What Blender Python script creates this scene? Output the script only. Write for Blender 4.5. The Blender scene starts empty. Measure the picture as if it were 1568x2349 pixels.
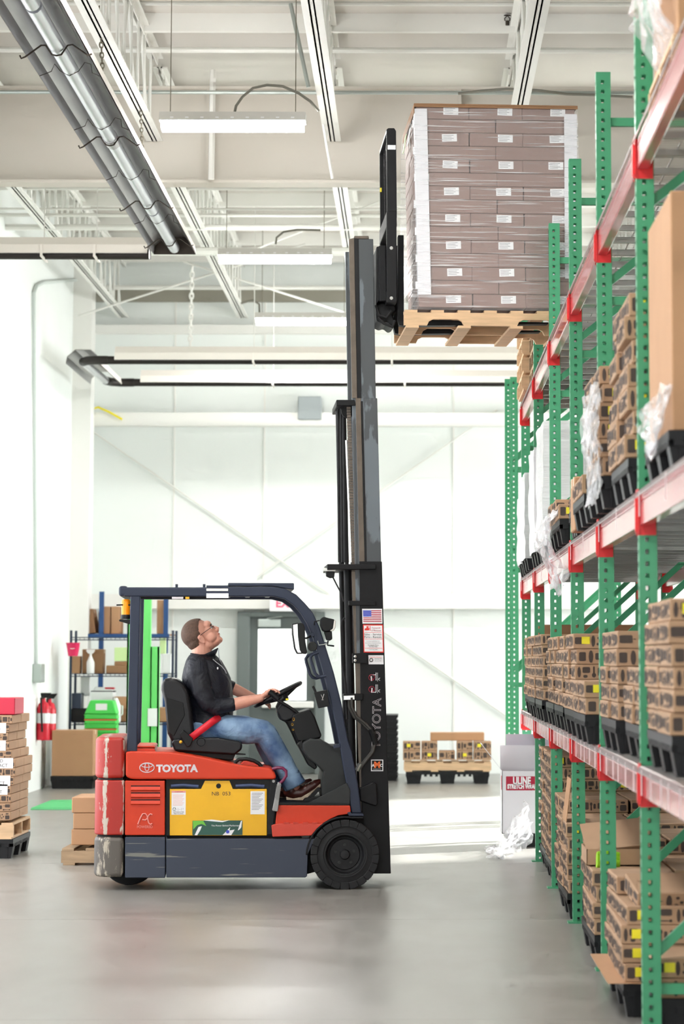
import bpy, bmesh, math, random
from mathutils import Vector, Matrix
random.seed(7)
SC = bpy.context.scene
COL = SC.collection
# ------------------------------------------------------------ camera
F, CX, CY, EYE = 6300.0, 1000.0, 800.0, 1.557        # focal length / principal point in pixels of a 1568x2349 frame, eye height in m
TH = math.atan(712/F); PS = math.atan(53/F*math.cos(TH))
ct, st, cp, sp = math.cos(TH), math.sin(TH), math.cos(PS), math.sin(PS)
FW = Vector((sp*ct, cp*ct, st)); RT = Vector((cp, -sp, 0)); UP = Vector((-sp*st, -cp*st, ct))
cam = bpy.data.cameras.new('camera'); camo = bpy.data.objects.new('camera', cam); COL.objects.link(camo)
cam.sensor_fit = 'VERTICAL'; cam.sensor_height = 36; cam.sensor_width = 24
cam.lens = F/2349*36; cam.shift_x = (784-CX)/2349; cam.shift_y = (CY-1174.5)/2349
cam.clip_start = 0.1; cam.clip_end = 200
camo.matrix_world = Matrix(((RT.x, UP.x, -FW.x, 0), (RT.y, UP.y, -FW.y, 0), (RT.z, UP.z, -FW.z, EYE), (0, 0, 0, 1)))
cam.dof.use_dof = True; cam.dof.focus_distance = 19.0; cam.dof.aperture_fstop = 3.6
SC.camera = camo
# ------------------------------------------------------------ world, daylight, exposure
w = bpy.data.worlds.new('world'); SC.world = w; w.use_nodes = True
w.node_tree.nodes['Background'].inputs[0].default_value = (0.86, 0.93, 1.0, 1)
w.node_tree.nodes['Background'].inputs[1].default_value = 1.0
SC.view_settings.view_transform = 'Standard'; SC.view_settings.look = 'None'
SC.view_settings.exposure = 0.55; SC.view_settings.gamma = 1.0; SC.view_settings.use_curve_mapping = False
SC.cycles.max_bounces = 5; SC.cycles.diffuse_bounces = 4; SC.cycles.glossy_bounces = 3; SC.cycles.transparent_max_bounces = 10
SC.cycles.use_adaptive_sampling = True; SC.cycles.adaptive_threshold = .1; SC.cycles.adaptive_min_samples = 10
SC.cycles.sample_clamp_indirect = 6; SC.cycles.caustics_reflective = False; SC.cycles.caustics_refractive = False
def area(name, loc, rot, sx, sy, watts, col=(1, 1, 1)):
    l = bpy.data.lights.new(name, 'AREA'); l.shape = 'RECTANGLE'; l.size = sx; l.size_y = sy; l.energy = watts; l.color = col
    o = bpy.data.objects.new(name, l); COL.objects.link(o); o.location = loc; o.rotation_euler = rot; return o
R = math.radians
# daylight in the side dock doors and an added fill behind (openings modelled below)
area('daylight_dock_door_right', (9.0, 33.0, 2.6), (0, R(90), 0), 4.6, 8.0, 650, (0.97, 1, 0.99))
area('daylight_dock_door_left', (-4.55, 20.0, 2.3), (0, R(-90), 0), 3.8, 7.0, 170, (1.0, 1, 1))
area('daylight_dock_door_left', (-4.55, 10.0, 2.3), (0, R(-90), 0), 3.8, 7.0, 100, (1.0, 1, 1))
area('front_fill_behind', (-0.5, -3.9, 2.6), (R(90), 0, 0), 7.0, 4.4, 230, (1, 0.99, 0.97))  # added fill lamp for the forklift flank and near rack faces
sun_l = bpy.data.lights.new('sun', 'SUN'); sun_l.energy = 20.0; sun_l.angle = R(2.5); sun_l.color = (1, 1, .98)
sun_o = bpy.data.objects.new('sun', sun_l); COL.objects.link(sun_o); sun_o.location = (14, 38, 8)       # low sun through the right dock door
sun_o.rotation_euler = Vector((-.8, -.52, -.36)).to_track_quat('-Z', 'Y').to_euler()
FIX_W = 60.0       # watts of each ceiling light fixture
# ------------------------------------------------------------ helpers
def ray(px, py): return FW + RT*((px-CX)/F) + UP*(-(py-CY)/F)
def at(px, py, Y):                      # measured point: picture position at a known depth
    r = ray(px, py); t = Y/r.y; return Vector((r.x*t, Y, EYE + r.z*t))
def atx(px, py, X):
    r = ray(px, py); t = X/r.x; return Vector((X, r.y*t, EYE + r.z*t))
def atz(px, py, z=0.0):
    r = ray(px, py); t = (z-EYE)/r.z; return Vector((r.x*t, r.y*t, z))
def lin(c): c = c/255.0; return c/12.92 if c <= .04045 else ((c+.055)/1.055)**2.4
def rgb(r, g, b): return (lin(r), lin(g), lin(b), 1)
class MB:
    def __init__(s): s.v = []; s.f = []; s.m = []; s.cm = 0
    def add(s, vs, fs):
        b = len(s.v); s.v += [tuple(p) for p in vs]; s.f += [tuple(b+i for i in q) for q in fs]; s.m += [s.cm]*len(fs); return s
    def box(s, x0, x1, y0, y1, z0, z1, M=None):
        vs = [Vector(p) for p in ((x0,y0,z0),(x1,y0,z0),(x1,y1,z0),(x0,y1,z0),(x0,y0,z1),(x1,y0,z1),(x1,y1,z1),(x0,y1,z1))]
        if M: vs = [M @ p for p in vs]
        return s.add(vs, [(0,3,2,1),(4,5,6,7),(0,1,5,4),(1,2,6,5),(2,3,7,6),(3,0,4,7)])
    def prism(s, pts, a, b, ax='y'):    # polygon given in the two other axes (x,z for ax=y), extruded a..b
        f = {'y': lambda p, t: (p[0], t, p[1]), 'x': lambda p, t: (t, p[0], p[1]), 'z': lambda p, t: (p[0], p[1], t)}[ax]
        n = len(pts); area2 = sum(pts[i][0]*pts[(i+1) % n][1]-pts[(i+1) % n][0]*pts[i][1] for i in range(n))
        if area2 < 0: pts = pts[::-1]
        A = tuple(range(n)); B = tuple(range(n, 2*n))
        fs = [A, B[::-1]] + [(i, n+i, n+(i+1) % n, (i+1) % n) for i in range(n)]
        if ax == 'z' or ax == 'x': fs = [q[::-1] for q in fs]
        return s.add([f(p, a) for p in pts]+[f(p, b) for p in pts], fs)
    def tube(s, path, r, n=8, caps=True, closed=False, flat=1.0):
        path = [Vector(p) for p in path]; k = len(path); rr = r if isinstance(r, (list, tuple)) else [r]*k
        vs = []; nrm = None
        for i, p in enumerate(path):
            a = path[(i-1) % k] if (i > 0 or closed) else p; c = path[(i+1) % k] if (i < k-1 or closed) else p
            t = (c-a).normalized()
            if nrm is None: nrm = t.orthogonal().normalized()
            else: nrm = (nrm - t*nrm.dot(t)).normalized() if (nrm - t*nrm.dot(t)).length > 1e-6 else t.orthogonal().normalized()
            bi = t.cross(nrm)
            for j in range(n):
                q = 2*math.pi*j/n; vs.append(p + nrm*(math.cos(q)*rr[i]) + bi*(math.sin(q)*rr[i]*flat))
        fs = []
        for i in range(k if closed else k-1):
            i2 = (i+1) % k
            fs += [(i*n+j, i*n+(j+1) % n, i2*n+(j+1) % n, i2*n+j) for j in range(n)]
        if caps and not closed: fs += [tuple(range(n))[::-1], tuple(range((k-1)*n, k*n))]
        return s.add(vs, fs)
    def cyl(s, p, q, r, n=12, r2=None): return s.tube([p, q], [r, r if r2 is None else r2], n)
    def bar(s, p, q, w, h, up=(0, 0, 1)):   # rectangular bar p->q, width w, height h (along up)
        p = Vector(p); q = Vector(q); t = (q-p).normalized(); u = Vector(up); sd = t.cross(u).normalized(); u = sd.cross(t)
        vs = [e + sd*(a*w/2) + u*(b*h/2) for e in (p, q) for a, b in ((-1,-1),(1,-1),(1,1),(-1,1))]
        return s.add(vs, [(0,1,2,3),(7,6,5,4),(0,4,5,1),(1,5,6,2),(2,6,7,3),(3,7,4,0)])
    def lathe(s, prof, c, axis='y', n=24):  # prof: (radius, along)
        vs = []; k = len(prof)
        for r, t in prof:
            for j in range(n):
                q = 2*math.pi*j/n; a, b = r*math.cos(q), r*math.sin(q)
                d = {'y': (a, t, b), 'z': (a, b, t), 'x': (t, a, b)}[axis]
                vs.append((c[0]+d[0], c[1]+d[1], c[2]+d[2]))
        fs = [(i*n+j, i*n+(j+1) % n, (i+1)*n+(j+1) % n, (i+1)*n+j) for i in range(k-1) for j in range(n)]
        return s.add(vs, fs)
    def quad(s, a, b, c, d): return s.add([a, b, c, d], [(0, 1, 2, 3)])
    def build(s, name, mats, parent=None, smooth=None, bevel=0, seg=2, loc=None):
        me = bpy.data.meshes.new(name); me.from_pydata(s.v, [], s.f); me.polygons.foreach_set('material_index', s.m)
        bm = bmesh.new(); bm.from_mesh(me); bmesh.ops.recalc_face_normals(bm, faces=bm.faces[:]); bm.to_mesh(me); bm.free()
        for m in (mats if isinstance(mats, (list, tuple)) else [mats]): me.materials.append(M[m] if isinstance(m, str) else m)
        if smooth is not None:
            me.polygons.foreach_set('use_smooth', [True]*len(me.polygons)); me.set_sharp_from_angle(angle=R(smooth))
        o = bpy.data.objects.new(name, me); COL.objects.link(o)
        if parent: o.parent = parent
        if loc is not None: o.location = loc
        if bevel:
            b = o.modifiers.new('bevel', 'BEVEL'); b.width = bevel; b.segments = seg; b.limit_method = 'ANGLE'; b.angle_limit = R(40); b.harden_normals = smooth is not None
        return o
def empty(name, loc=(0, 0, 0), rz=0.0, parent=None):
    o = bpy.data.objects.new(name, None); COL.objects.link(o); o.location = loc; o.rotation_euler = (0, 0, rz); o.empty_display_size = .1
    if parent: o.parent = parent
    return o
def tag(o, label, cat, group=None):
    o['label'] = label; o['category'] = cat
    if group: o['group'] = group
    return o
def struct(o): o['kind'] = 'structure'; return o
def share(src, name, parent=None, loc=(0, 0, 0), rot=(0, 0, 0), scale=(1, 1, 1)):
    o = bpy.data.objects.new(name, src.data); COL.objects.link(o); o.parent = parent; o.location = loc; o.rotation_euler = rot; o.scale = scale
    for m in src.modifiers:
        n = o.modifiers.new(m.name, m.type)
        if m.type == 'BEVEL': n.width = m.width; n.segments = m.segments; n.limit_method = m.limit_method; n.angle_limit = m.angle_limit; n.harden_normals = m.harden_normals
    return o
def dup(root, loc, rot=None, label=None, group=None):
    def rec(o, par):
        c = o.copy(); COL.objects.link(c); c.parent = par
        for ch in o.children: rec(ch, c)
        return c
    r = rec(root, None); r.location = loc
    if rot is not None: r.rotation_euler = rot
    if label: r['label'] = label
    if group: r['group'] = group
    return r
_tc = {}
def text(s, size, frm, right, up, mat, parent, name='lettering', outline=False, width=None, depth=0.0006, bold=0.0):
    """flat lettering centred on frm, reading along right"""
    cu = bpy.data.curves.new('t', 'FONT'); cu.body = s; cu.size = size; cu.align_x = 'CENTER'; cu.align_y = 'CENTER'; cu.resolution_u = 3; cu.offset = bold
    if outline: cu.fill_mode = 'NONE'; cu.bevel_depth = outline; cu.bevel_resolution = 0
    ob = bpy.data.objects.new('t', cu); COL.objects.link(ob)
    me = bpy.data.meshes.new_from_object(ob.evaluated_get(bpy.context.evaluated_depsgraph_get())); bpy.data.objects.remove(ob)
    right = Vector(right).normalized(); up = Vector(up).normalized(); nn = right.cross(up)
    xs = [v.co.x for v in me.vertices]; k = 1.0 if not width else width/(max(xs)-min(xs)); mx = (max(xs)+min(xs))/2 if width else 0
    for v in me.vertices: v.co = right*((v.co.x-mx)*k) + up*v.co.y + nn*(depth+v.co.z*.3)
    me.materials.clear(); me.materials.append(M[mat]); me.name = name
    o = bpy.data.objects.new(name, me); COL.objects.link(o); o.parent = parent; o.location = frm; return o
# ------------------------------------------------------------ materials
M = {}
def mat(name, col, rough=.5, metal=0.0, var=0.0, scale=6.0, bump=0.0, bscale=60.0, col2=None, emit=0, alpha=1.0, trans=0.0, coat=0.0, detail=5.0, spec=None, stretch=None, sharp=None):
    m = bpy.data.materials.new(name); m.use_nodes = True; nt = m.node_tree; N = nt.nodes; L = nt.links; b = N['Principled BSDF']
    c = rgb(*col); b.inputs['Base Color'].default_value = c; b.inputs['Roughness'].default_value = rough; b.inputs['Metallic'].default_value = metal
    if spec is not None: b.inputs['Specular IOR Level'].default_value = spec
    if coat: b.inputs['Coat Weight'].default_value = coat; b.inputs['Coat Roughness'].default_value = .12
    if trans: b.inputs['Transmission Weight'].default_value = trans
    if alpha < 1: b.inputs['Alpha'].default_value = alpha
    if emit: b.inputs['Emission Color'].default_value = c; b.inputs['Emission Strength'].default_value = emit
    if var or col2 or bump:
        tc = N.new('ShaderNodeTexCoord'); vec = tc.outputs['Object']
        if stretch:
            mp = N.new('ShaderNodeMapping'); mp.inputs['Scale'].default_value = stretch; L.new(vec, mp.inputs[0]); vec = mp.outputs[0]
    if var or col2:
        n = N.new('ShaderNodeTexNoise'); n.inputs['Scale'].default_value = scale; n.inputs['Detail'].default_value = detail; L.new(vec, n.inputs['Vector'])
        r = N.new('ShaderNodeValToRGB'); lo, hi = sharp if sharp else (.3, .7); r.color_ramp.elements[0].position = lo; r.color_ramp.elements[1].position = hi
        if col2: r.color_ramp.elements[0].color = c; r.color_ramp.elements[1].color = rgb(*col2)
        else:
            r.color_ramp.elements[0].color = tuple(x*(1-var) for x in c[:3])+(1,); r.color_ramp.elements[1].color = tuple(min(1, x*(1+var)) for x in c[:3])+(1,)
        L.new(n.outputs[0], r.inputs[0]); L.new(r.outputs[0], b.inputs['Base Color'])
    if bump:
        n2 = N.new('ShaderNodeTexNoise'); n2.inputs['Scale'].default_value = bscale; n2.inputs['Detail'].default_value = 3; L.new(vec, n2.inputs['Vector'])
        bp = N.new('ShaderNodeBump'); bp.inputs['Strength'].default_value = bump; bp.inputs['Distance'].default_value = .01; L.new(n2.outputs[0], bp.inputs['Height']); L.new(bp.outputs[0], b.inputs['Normal'])
    M[name] = m; return m
def worn(name, col, col2, rough=.35, amount=.62, scale=9.0, stretch=(1, 1, 1), edge=None):
    """paint with chipped patches of another colour"""
    m = mat(name, col, rough, col2=col2, scale=scale, stretch=stretch, detail=9, sharp=(amount, amount+.03)); return m
def worn_band(name, col, col2, rough, bands, base, scale=9.0, stretch=(1.5, 1.5, .4), axis=0):
    m = mat(name, col, rough); nt = m.node_tree; N = nt.nodes; L = nt.links; b = N['Principled BSDF']
    tc = N.new('ShaderNodeTexCoord'); mp = N.new('ShaderNodeMapping'); mp.inputs['Scale'].default_value = stretch; L.new(tc.outputs['Object'], mp.inputs[0])
    n = N.new('ShaderNodeTexNoise'); n.inputs['Scale'].default_value = scale; n.inputs['Detail'].default_value = 10; n.inputs['Roughness'].default_value = .68; L.new(mp.outputs[0], n.inputs['Vector'])
    sx_ = N.new('ShaderNodeSeparateXYZ'); L.new(tc.outputs['Object'], sx_.inputs[0]); acc = n.outputs[0]
    def mth(op, a, c, clamp=False):
        q = N.new('ShaderNodeMath'); q.operation = op; q.use_clamp = clamp
        for i, v in enumerate((a, c)):
            if isinstance(v, (int, float)): q.inputs[i].default_value = v
            else: L.new(v, q.inputs[i])
        return q.outputs[0]
    for xc, w_, amp in bands:
        d_ = mth('ABSOLUTE', mth('SUBTRACT', sx_.outputs[axis], xc), 0); acc = mth('ADD', acc, mth('MULTIPLY', mth('SUBTRACT', 1.0, mth('DIVIDE', d_, w_), True), amp))
    r = N.new('ShaderNodeValToRGB'); r.color_ramp.elements[0].position = base; r.color_ramp.elements[1].position = base+.05
    r.color_ramp.elements[0].color = rgb(*col); r.color_ramp.elements[1].color = rgb(*col2); L.new(acc, r.inputs[0]); L.new(r.outputs[0], b.inputs['Base Color']); return m
mat('white_wall', (236, 240, 237), .7, var=.03, scale=.6, bump=.1, bscale=3)
mat('white_steel', (236, 235, 230), .45)
mat('roof_deck', (212, 207, 200), .7, var=.03, scale=1.0)
mat('girder_paint', (208, 202, 192), .6)
mat('pipe_white', (226, 226, 220), .4)
mat('conduit_pale', (206, 214, 210), .45)
mat('housing_grey', (206, 204, 198), .5)
mat('box_grey', (150, 158, 160), .5)
mat('conduit_grey', (176, 184, 180), .35, metal=.6)
mat('eave_tan', (150, 146, 134), .7)
mat('lamp_glow', (255, 255, 252), .5, emit=60)
mat('chain_metal', (130, 124, 110), .4, metal=.8)
mat('aluminium', (214, 216, 220), .3, metal=.9, var=.08, scale=4, stretch=(6, .6, 6))
mat('reflector_metal', (176, 174, 174), .34, metal=.85, var=.12, scale=3, stretch=(8, .5, 8))
mat('heater_white', (238, 232, 224), .5)
mat('wire_dark', (70, 62, 54), .5, metal=.5)
mat('dark_hole', (14, 14, 15), .8)
mat('door_grey', (88, 96, 94), .5)
mat('door_frame_grey', (108, 116, 114), .45)
mat('glow_glass', (246, 250, 249), .15, emit=1.3)  # brightness of the door pane is put in as emission, no lamp
mat('exit_red', (233, 90, 130), .5)
mat('black_plastic', (17, 17, 20), .45, bump=.05, spec=.3)
mat('wood', (212, 178, 140), .65, var=.16, scale=5, stretch=(1, 8, 8), bump=.1)
mat('wood_weathered', (168, 142, 112), .75, var=.2, scale=5, stretch=(1, 8, 8), bump=.15)
mat('kraft', (180, 138, 102), .75, var=.05, scale=3)
mat('kraft_dark', (150, 112, 80), .8, var=.05, scale=3)
mat('carton_pink', (140, 113, 104), .62, var=.05, scale=4)
mat('paper', (236, 236, 238), .6)
mat('yellow_label', (240, 224, 40), .5)
mat('ink', (62, 54, 50), .7)
mat('grey_ink', (120, 120, 124), .7)
mat('cream_tape', (232, 214, 190), .4)
mat('red_sign', (176, 28, 60), .5)
mat('green_rack', (64, 152, 108), .38, var=.05, scale=5)
mat('red_rack', (196, 40, 56), .3, coat=1.0)
mat('red_clip', (216, 34, 36), .4)
mat('deck_wire', (172, 172, 170), .35, metal=.7)
mat('wire_white', (228, 226, 226), .4, metal=.2)
def wrap_mat(name, alpha, rough=.12, tint=(244, 244, 246), scale=(3, 3, 60), hi=.35):
    m = bpy.data.materials.new(name); m.use_nodes = True; nt = m.node_tree; N = nt.nodes; L = nt.links; b = N['Principled BSDF']
    b.inputs['Base Color'].default_value = rgb(*tint); b.inputs['Roughness'].default_value = rough
    tc = N.new('ShaderNodeTexCoord'); mp = N.new('ShaderNodeMapping'); mp.inputs['Scale'].default_value = scale
    n = N.new('ShaderNodeTexNoise'); n.inputs['Scale'].default_value = 1.0; n.inputs['Detail'].default_value = 4
    L.new(tc.outputs['Object'], mp.inputs[0]); L.new(mp.outputs[0], n.inputs['Vector'])
    r = N.new('ShaderNodeMapRange'); r.inputs[1].default_value = .55; r.inputs[2].default_value = .75; r.inputs[3].default_value = alpha; r.inputs[4].default_value = min(1, alpha+hi)
    L.new(n.outputs[0], r.inputs[0]); L.new(r.outputs[0], b.inputs['Alpha'])
    bp = N.new('ShaderNodeBump'); bp.inputs['Strength'].default_value = .35; bp.inputs['Distance'].default_value = .02; L.new(n.outputs[0], bp.inputs['Height']); L.new(bp.outputs[0], b.inputs['Normal'])
    M[name] = m
wrap_mat('stretch_film', .12, hi=.6, scale=(2.0, 2.0, 90), rough=.16)
wrap_mat('film_cloudy', .22, hi=.4, scale=(9, 9, 7), rough=.12)
wrap_mat('film_milky', .86, hi=.14, scale=(6, 6, 40), rough=.22)
# concrete floor
m = bpy.data.materials.new('concrete'); m.use_nodes = True; nt = m.node_tree; N = nt.nodes; L = nt.links; b = N['Principled BSDF']
tc = N.new('ShaderNodeTexCoord')
def nz(sc, det, stretch=(1, 1, 1), dist=0):
    mp = N.new('ShaderNodeMapping'); mp.inputs['Scale'].default_value = stretch; L.new(tc.outputs['Object'], mp.inputs[0])
    n = N.new('ShaderNodeTexNoise'); n.inputs['Scale'].default_value = sc; n.inputs['Detail'].default_value = det; n.inputs['Distortion'].default_value = dist; L.new(mp.outputs[0], n.inputs['Vector']); return n
n1 = nz(.6, 6, (1.2, .4, 1), .2); n2 = nz(3, 8, (1.5, .5, 1)); n3 = nz(60, 2)
r1 = N.new('ShaderNodeValToRGB'); r1.color_ramp.elements[0].position = .3; r1.color_ramp.elements[1].position = .72
r1.color_ramp.elements[0].color = rgb(126, 124, 119); r1.color_ramp.elements[1].color = rgb(154, 152, 146)
mx = N.new('ShaderNodeMath'); mx.operation = 'MULTIPLY_ADD'; mx.inputs[1].default_value = .22; L.new(n2.outputs[0], mx.inputs[0])
hf = N.new('ShaderNodeMath'); hf.operation = 'MULTIPLY'; hf.inputs[1].default_value = .78; L.new(n1.outputs[0], hf.inputs[0]); L.new(hf.outputs[0], mx.inputs[2])
L.new(mx.outputs[0], r1.inputs[0]); L.new(r1.outputs[0], b.inputs['Base Color'])
rr = N.new('ShaderNodeMapRange'); rr.inputs[1].default_value = .3; rr.inputs[2].default_value = .7; rr.inputs[3].default_value = .285; rr.inputs[4].default_value = .34
L.new(n2.outputs[0], rr.inputs[0]); L.new(rr.outputs[0], b.inputs['Roughness']); b.inputs['Specular IOR Level'].default_value = .6
bp = N.new('ShaderNodeBump'); bp.inputs['Strength'].default_value = .05; bp.inputs['Distance'].default_value = .002; 
M['concrete'] = m
# ------------------------------------------------------------ room shell
XL, XR, YB, YF, ZD = -4.5, 9.1, 38.0, -4.0, 7.15
fl = struct(MB().box(XL-.4, XR+.4, YF-.4, YB+.4, -.3, -.02).build('floor', 'dark_hole'))
ys = [YF-.4, 3.0, 7.6, 12.2, 16.82, 21.4, 26.0, 30.6, 35.2, YB+.4]
for a, c in zip(ys, ys[1:]): MB().box(XL-.4, XR+.4, a+.0025, c-.0025, -.02, 0).build('slab', 'concrete', fl)
struct(MB().box(XL, XR+.2, YB, YB+.2, 0, ZD).build('wall_back', 'white_wall'))
wl = MB()       # left wall with two open dock doors nearer the camera
for y0, y1 in ((YF, 6.4), (13.6, 16.4), (23.6, YB)): wl.box(XL-.2, XL, y0, y1, 0, ZD)
for y0, y1 in ((6.4, 13.6), (16.4, 23.6)): wl.box(XL-.2, XL, y0, y1, 4.3, ZD)
struct(wl.build('wall_left', 'white_wall'))
wr = MB()       # right wall with the open dock doors beyond the rack
for y0, y1 in ((YF, 27.4), (37.1, YB)): wr.box(XR, XR+.2, y0, y1, 0, ZD)
wr.box(XR, XR+.2, 27.4, 37.1, 4.95, ZD)
struct(wr.build('wall_right', 'white_wall'))
wf = MB(); wf.box(XL, -4.1, YF-.2, YF, 0, ZD); wf.box(3.1, XR, YF-.2, YF, 0, ZD); wf.box(-4.1, 3.1, YF-.2, YF, 4.9, ZD)  # opening put in for the added fill lamp behind the camera
struct(wf.build('wall_front', 'white_wall'))
ce = struct(MB().box(XL-.2, XR+.2, YF-.2, YB+.2, ZD, ZD+.1).build('ceiling', 'roof_deck'))
# insulation drape between the roof purlins
for k, y in enumerate([14.2+1.55*i for i in range(16)]):
    if abs(y-25) < .3: continue
    MB().box(XL, 5.0, y-.035, y+.035, ZD-.16, ZD).build('purlin', 'white_steel', ce)
# main girder
g = MB(); gy = 25.0
g.box(XL, XR, gy-.13, gy+.13, 5.9, 5.925); g.box(XL, XR, gy-.13, gy+.13, 6.775, 6.8); g.box(XL, XR, gy-.012, gy+.012, 5.925, 6.775)
go = g.build('girder', 'girder_paint', ce)
for px in (480, 1052): 
    x = at(px, 300, gy).x; MB().box(x-.02, x+.02, gy-.12, gy-.012, 5.925, 6.775).build('stiffener', 'girder_paint', go)
# open-web joists running away from the camera
def joist(x, y0, y1, zb=6.27, zt=7.05):
    c = MB()
    for s in (-1, 1): c.box(x+s*.012, x+s*.075, y0, y1, zb, zb+.012); c.box(x+s*.012, x+s*.024, y0, y1, zb, zb+.06); c.box(x+s*.012, x+s*.07, y0, y1, zt-.012, zt); c.box(x+s*.012, x+s*.024, y0, y1, zt-.07, zt)
    c.box(x-.0125, x+.0125, y0, y1, zb+.003, zb+.01)
    j = c.build('joist', 'white_steel', ce)
    wv = MB(); y = y0+.12; up = True; step = .55
    while y+step < y1:
        a, b2 = ((x, y, zb+.03), (x, y+step, zt-.03)) if up else ((x, y, zt-.03), (x, y+step, zb+.03))
        wv.cyl(a, b2, .014, 6); wv.cyl((x+.02, y+.12, zb+.03), (x+.02, y+.12, zt-.03), .012, 5); y += step; up = not up
    wo = wv.build('web', 'pipe_white', j); wo['kind'] = 'stuff'
for x in (-4.02, -2.37, -.74, .91, 2.55): joist(x, 14.0, 24.8); joist(x, 25.2, 37.9)
# pipes, conduits and bridging under the roof
def pipe(name, p, q, r, m='pipe_white', parent=None, n=8): return MB().cyl(p, q, r, n).build(name, m, parent, smooth=40)
def hpipe(name, py, Y, r, x0=XL, x1=3.2, m='pipe_white', parent=ce):
    z = at(600, py, Y).z; return pipe(name, (x0, Y, z), (x1, Y, z), r, m, parent)
hpipe('bridging', 58, 23.5, .026); hpipe('bridging', 115, 23.9, .026); hpipe('bridging', 8, 22.9, .02)
tb = hpipe('cable_conduit', 212, 24.3, .018, m='conduit_grey')
for py, Y, r in ((432, 27.5, .022), (494, 29.5, .02), (522, 30.0, .034), (660, 36.5, .03), (480, 29, .012)): hpipe('bridging', py, Y, r, x1=1.6)
pz = at(600, 577, 31.0).z
tag(pipe('sprinkler_pipe', (at(330, 577, 31.0).x, 31.0, pz), (at(815, 577, 31.0).x, 31.0, pz), .05), 'thick white sprinkler pipe running under the roof beyond the tube heater end', 'pipe')
# eave strip, wall girts, pilaster, brace rods
struct(MB().box(XL, XR, YB-.1, YB, 6.5, 6.66).build('trim_1', 'eave_tan'))
for i, (py0, py1) in enumerate(((958, 980), (1372, 1397))):
    z0, z1 = at(600, py1, YB).z, at(600, py0, YB).z
    t = MB(); t.box(XL, XR, YB-.22, YB, z0, z1); t.box(XL, XR, YB-.24, YB-.22, z0, z1+.05); struct(t.build('trim_%d' % (i+2), 'white_steel'))
t = MB(); t.box(XL, XL+.25, YB-1.9, YB-1.5, 0, 7.1); struct(t.build('trim_4', 'white_steel'))
for i, (a, b2) in enumerate((((205, 985), (1172, 1650)), ((1140, 940), (590, 1322)))):
    struct(MB().cyl(at(*a, YB-.06), at(*b2, YB-.06), .014, 6).build('trim_%d' % (5+i), 'pipe_white'))
for i, px in enumerate((398, 605, 1040)):
    x = at(px, 1200, YB).x; struct(MB().box(x-.012, x+.012, YB-.012, YB, 0, 6.5).build('trim_%d' % (7+i), 'white_steel'))
zt = at(600, 758, YB).z; struct(MB().box(XL, XR, YB-.16, YB, zt-.06, zt+.06).build('trim_10', 'white_steel'))
# ------------------------------------------------------------ door in the far wall
def bxp(mb, px0, px1, py0, py1, Y0, Y1):       # box whose front outline was measured at depth Y0
    a = at(px0, py1, Y0); c = at(px1, py0, Y0); return mb.box(a.x, c.x, Y0, Y1, a.z, c.z)
d = empty('door_1', (at(645, 1770, YB).x, YB, 0)); struct(d); dx = d.location.x
def drel(mb):
    mb.v = [(x-dx, y-YB, z) for x, y, z in mb.v]; return mb
fz = at(600, 1404, YB).z; x0, x1 = at(545, 1500, YB).x, at(745, 1500, YB).x
f = MB(); f.box(x0, x0+.17, YB-.14, YB-.001, 0, fz); f.box(x1-.13, x1, YB-.14, YB-.001, 0, fz); f.box(x0+.17, x1-.13, YB-.14, YB-.001, fz-.07, fz)
drel(f).build('door_frame', 'door_frame_grey', d, bevel=.008)
lx0, lx1 = x0+.17, x1-.13; gx0, gx1 = at(592, 1500, YB).x, at(703, 1500, YB).x; gz0, gz1 = at(600, 1606, YB).z, at(600, 1443, YB).z
f = MB(); yb0, yb1 = YB-.09, YB-.04
f.box(lx0, gx0, yb0, yb1, .01, fz-.07); f.box(gx1, lx1, yb0, yb1, .01, fz-.07); f.box(gx0, gx1, yb0, yb1, .01, gz0); f.box(gx0, gx1, yb0, yb1, gz1, fz-.07)
leaf = drel(f).build('door_leaf', 'door_grey', d)
drel(MB().box(gx0, gx1, yb0+.02, yb1-.02, gz0, gz1)).build('glass_pane', 'glow_glass', leaf)
drel(bxp(MB(), 591, 643, 1420, 1438, YB-.17, YB-.09)).build('door_closer', 'conduit_grey', leaf, bevel=.01)
drel(MB().cyl(at(612, 1419, YB-.15), at(660, 1412, YB-.12), .012, 6)).build('closer_arm', 'conduit_grey', leaf)
drel(bxp(MB(), 600, 719, 1609, 1624, YB-.18, YB-.1)).build('push_bar', 'white_steel', leaf, bevel=.012)
ex = bxp(MB(), 618, 700, 1368, 1402, YB-.33, YB-.25).build('exit_sign', 'paper'); tag(ex, 'white illuminated exit sign with pink letters above the far grey door', 'sign')
text('EXIT', .15, at(658, 1385, YB-.3355), (1, 0, 0), (0, 0, 1), 'exit_red', ex, bold=.004)
tag(bxp(MB(), 683, 737, 909, 962, YB-.3, YB-.001).build('junction_box', 'box_grey', bevel=.01), 'grey square electrical box on the far wall above the girt', 'electrical box')
def bent(name, pts, r, m, label, cat, n=7): return tag(MB().tube(pts, r, n).build(name, m, smooth=50), label, cat)
cx = XL+.03
bent('wall_conduit', [atx(84, 1558, cx), atx(78, 700, cx), atx(78, 672, cx), atx(84, 656, cx), atx(100, 648, cx), atx(188, 641, cx)], .022, 'conduit_pale', 'long grey conduit running up the left wall and bending right near the roof', 'conduit')
tag(MB().box(XL, XL+.1, 32.75, 33.1, 1.28, 1.5).build('switch_box', 'conduit_grey', bevel=.01), 'small grey switch box at the foot of the left wall conduit', 'electrical box')
bent('wall_conduit', [at(188, 985, YB-1.45), at(186, 790, YB-1.45), at(186, 760, YB-1.45), at(196, 742, YB-1.45), at(215, 730, YB-1.45)], .025, 'conduit_grey', 'short grey conduit climbing the corner pilaster behind the U-shaped heater', 'conduit')
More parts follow.
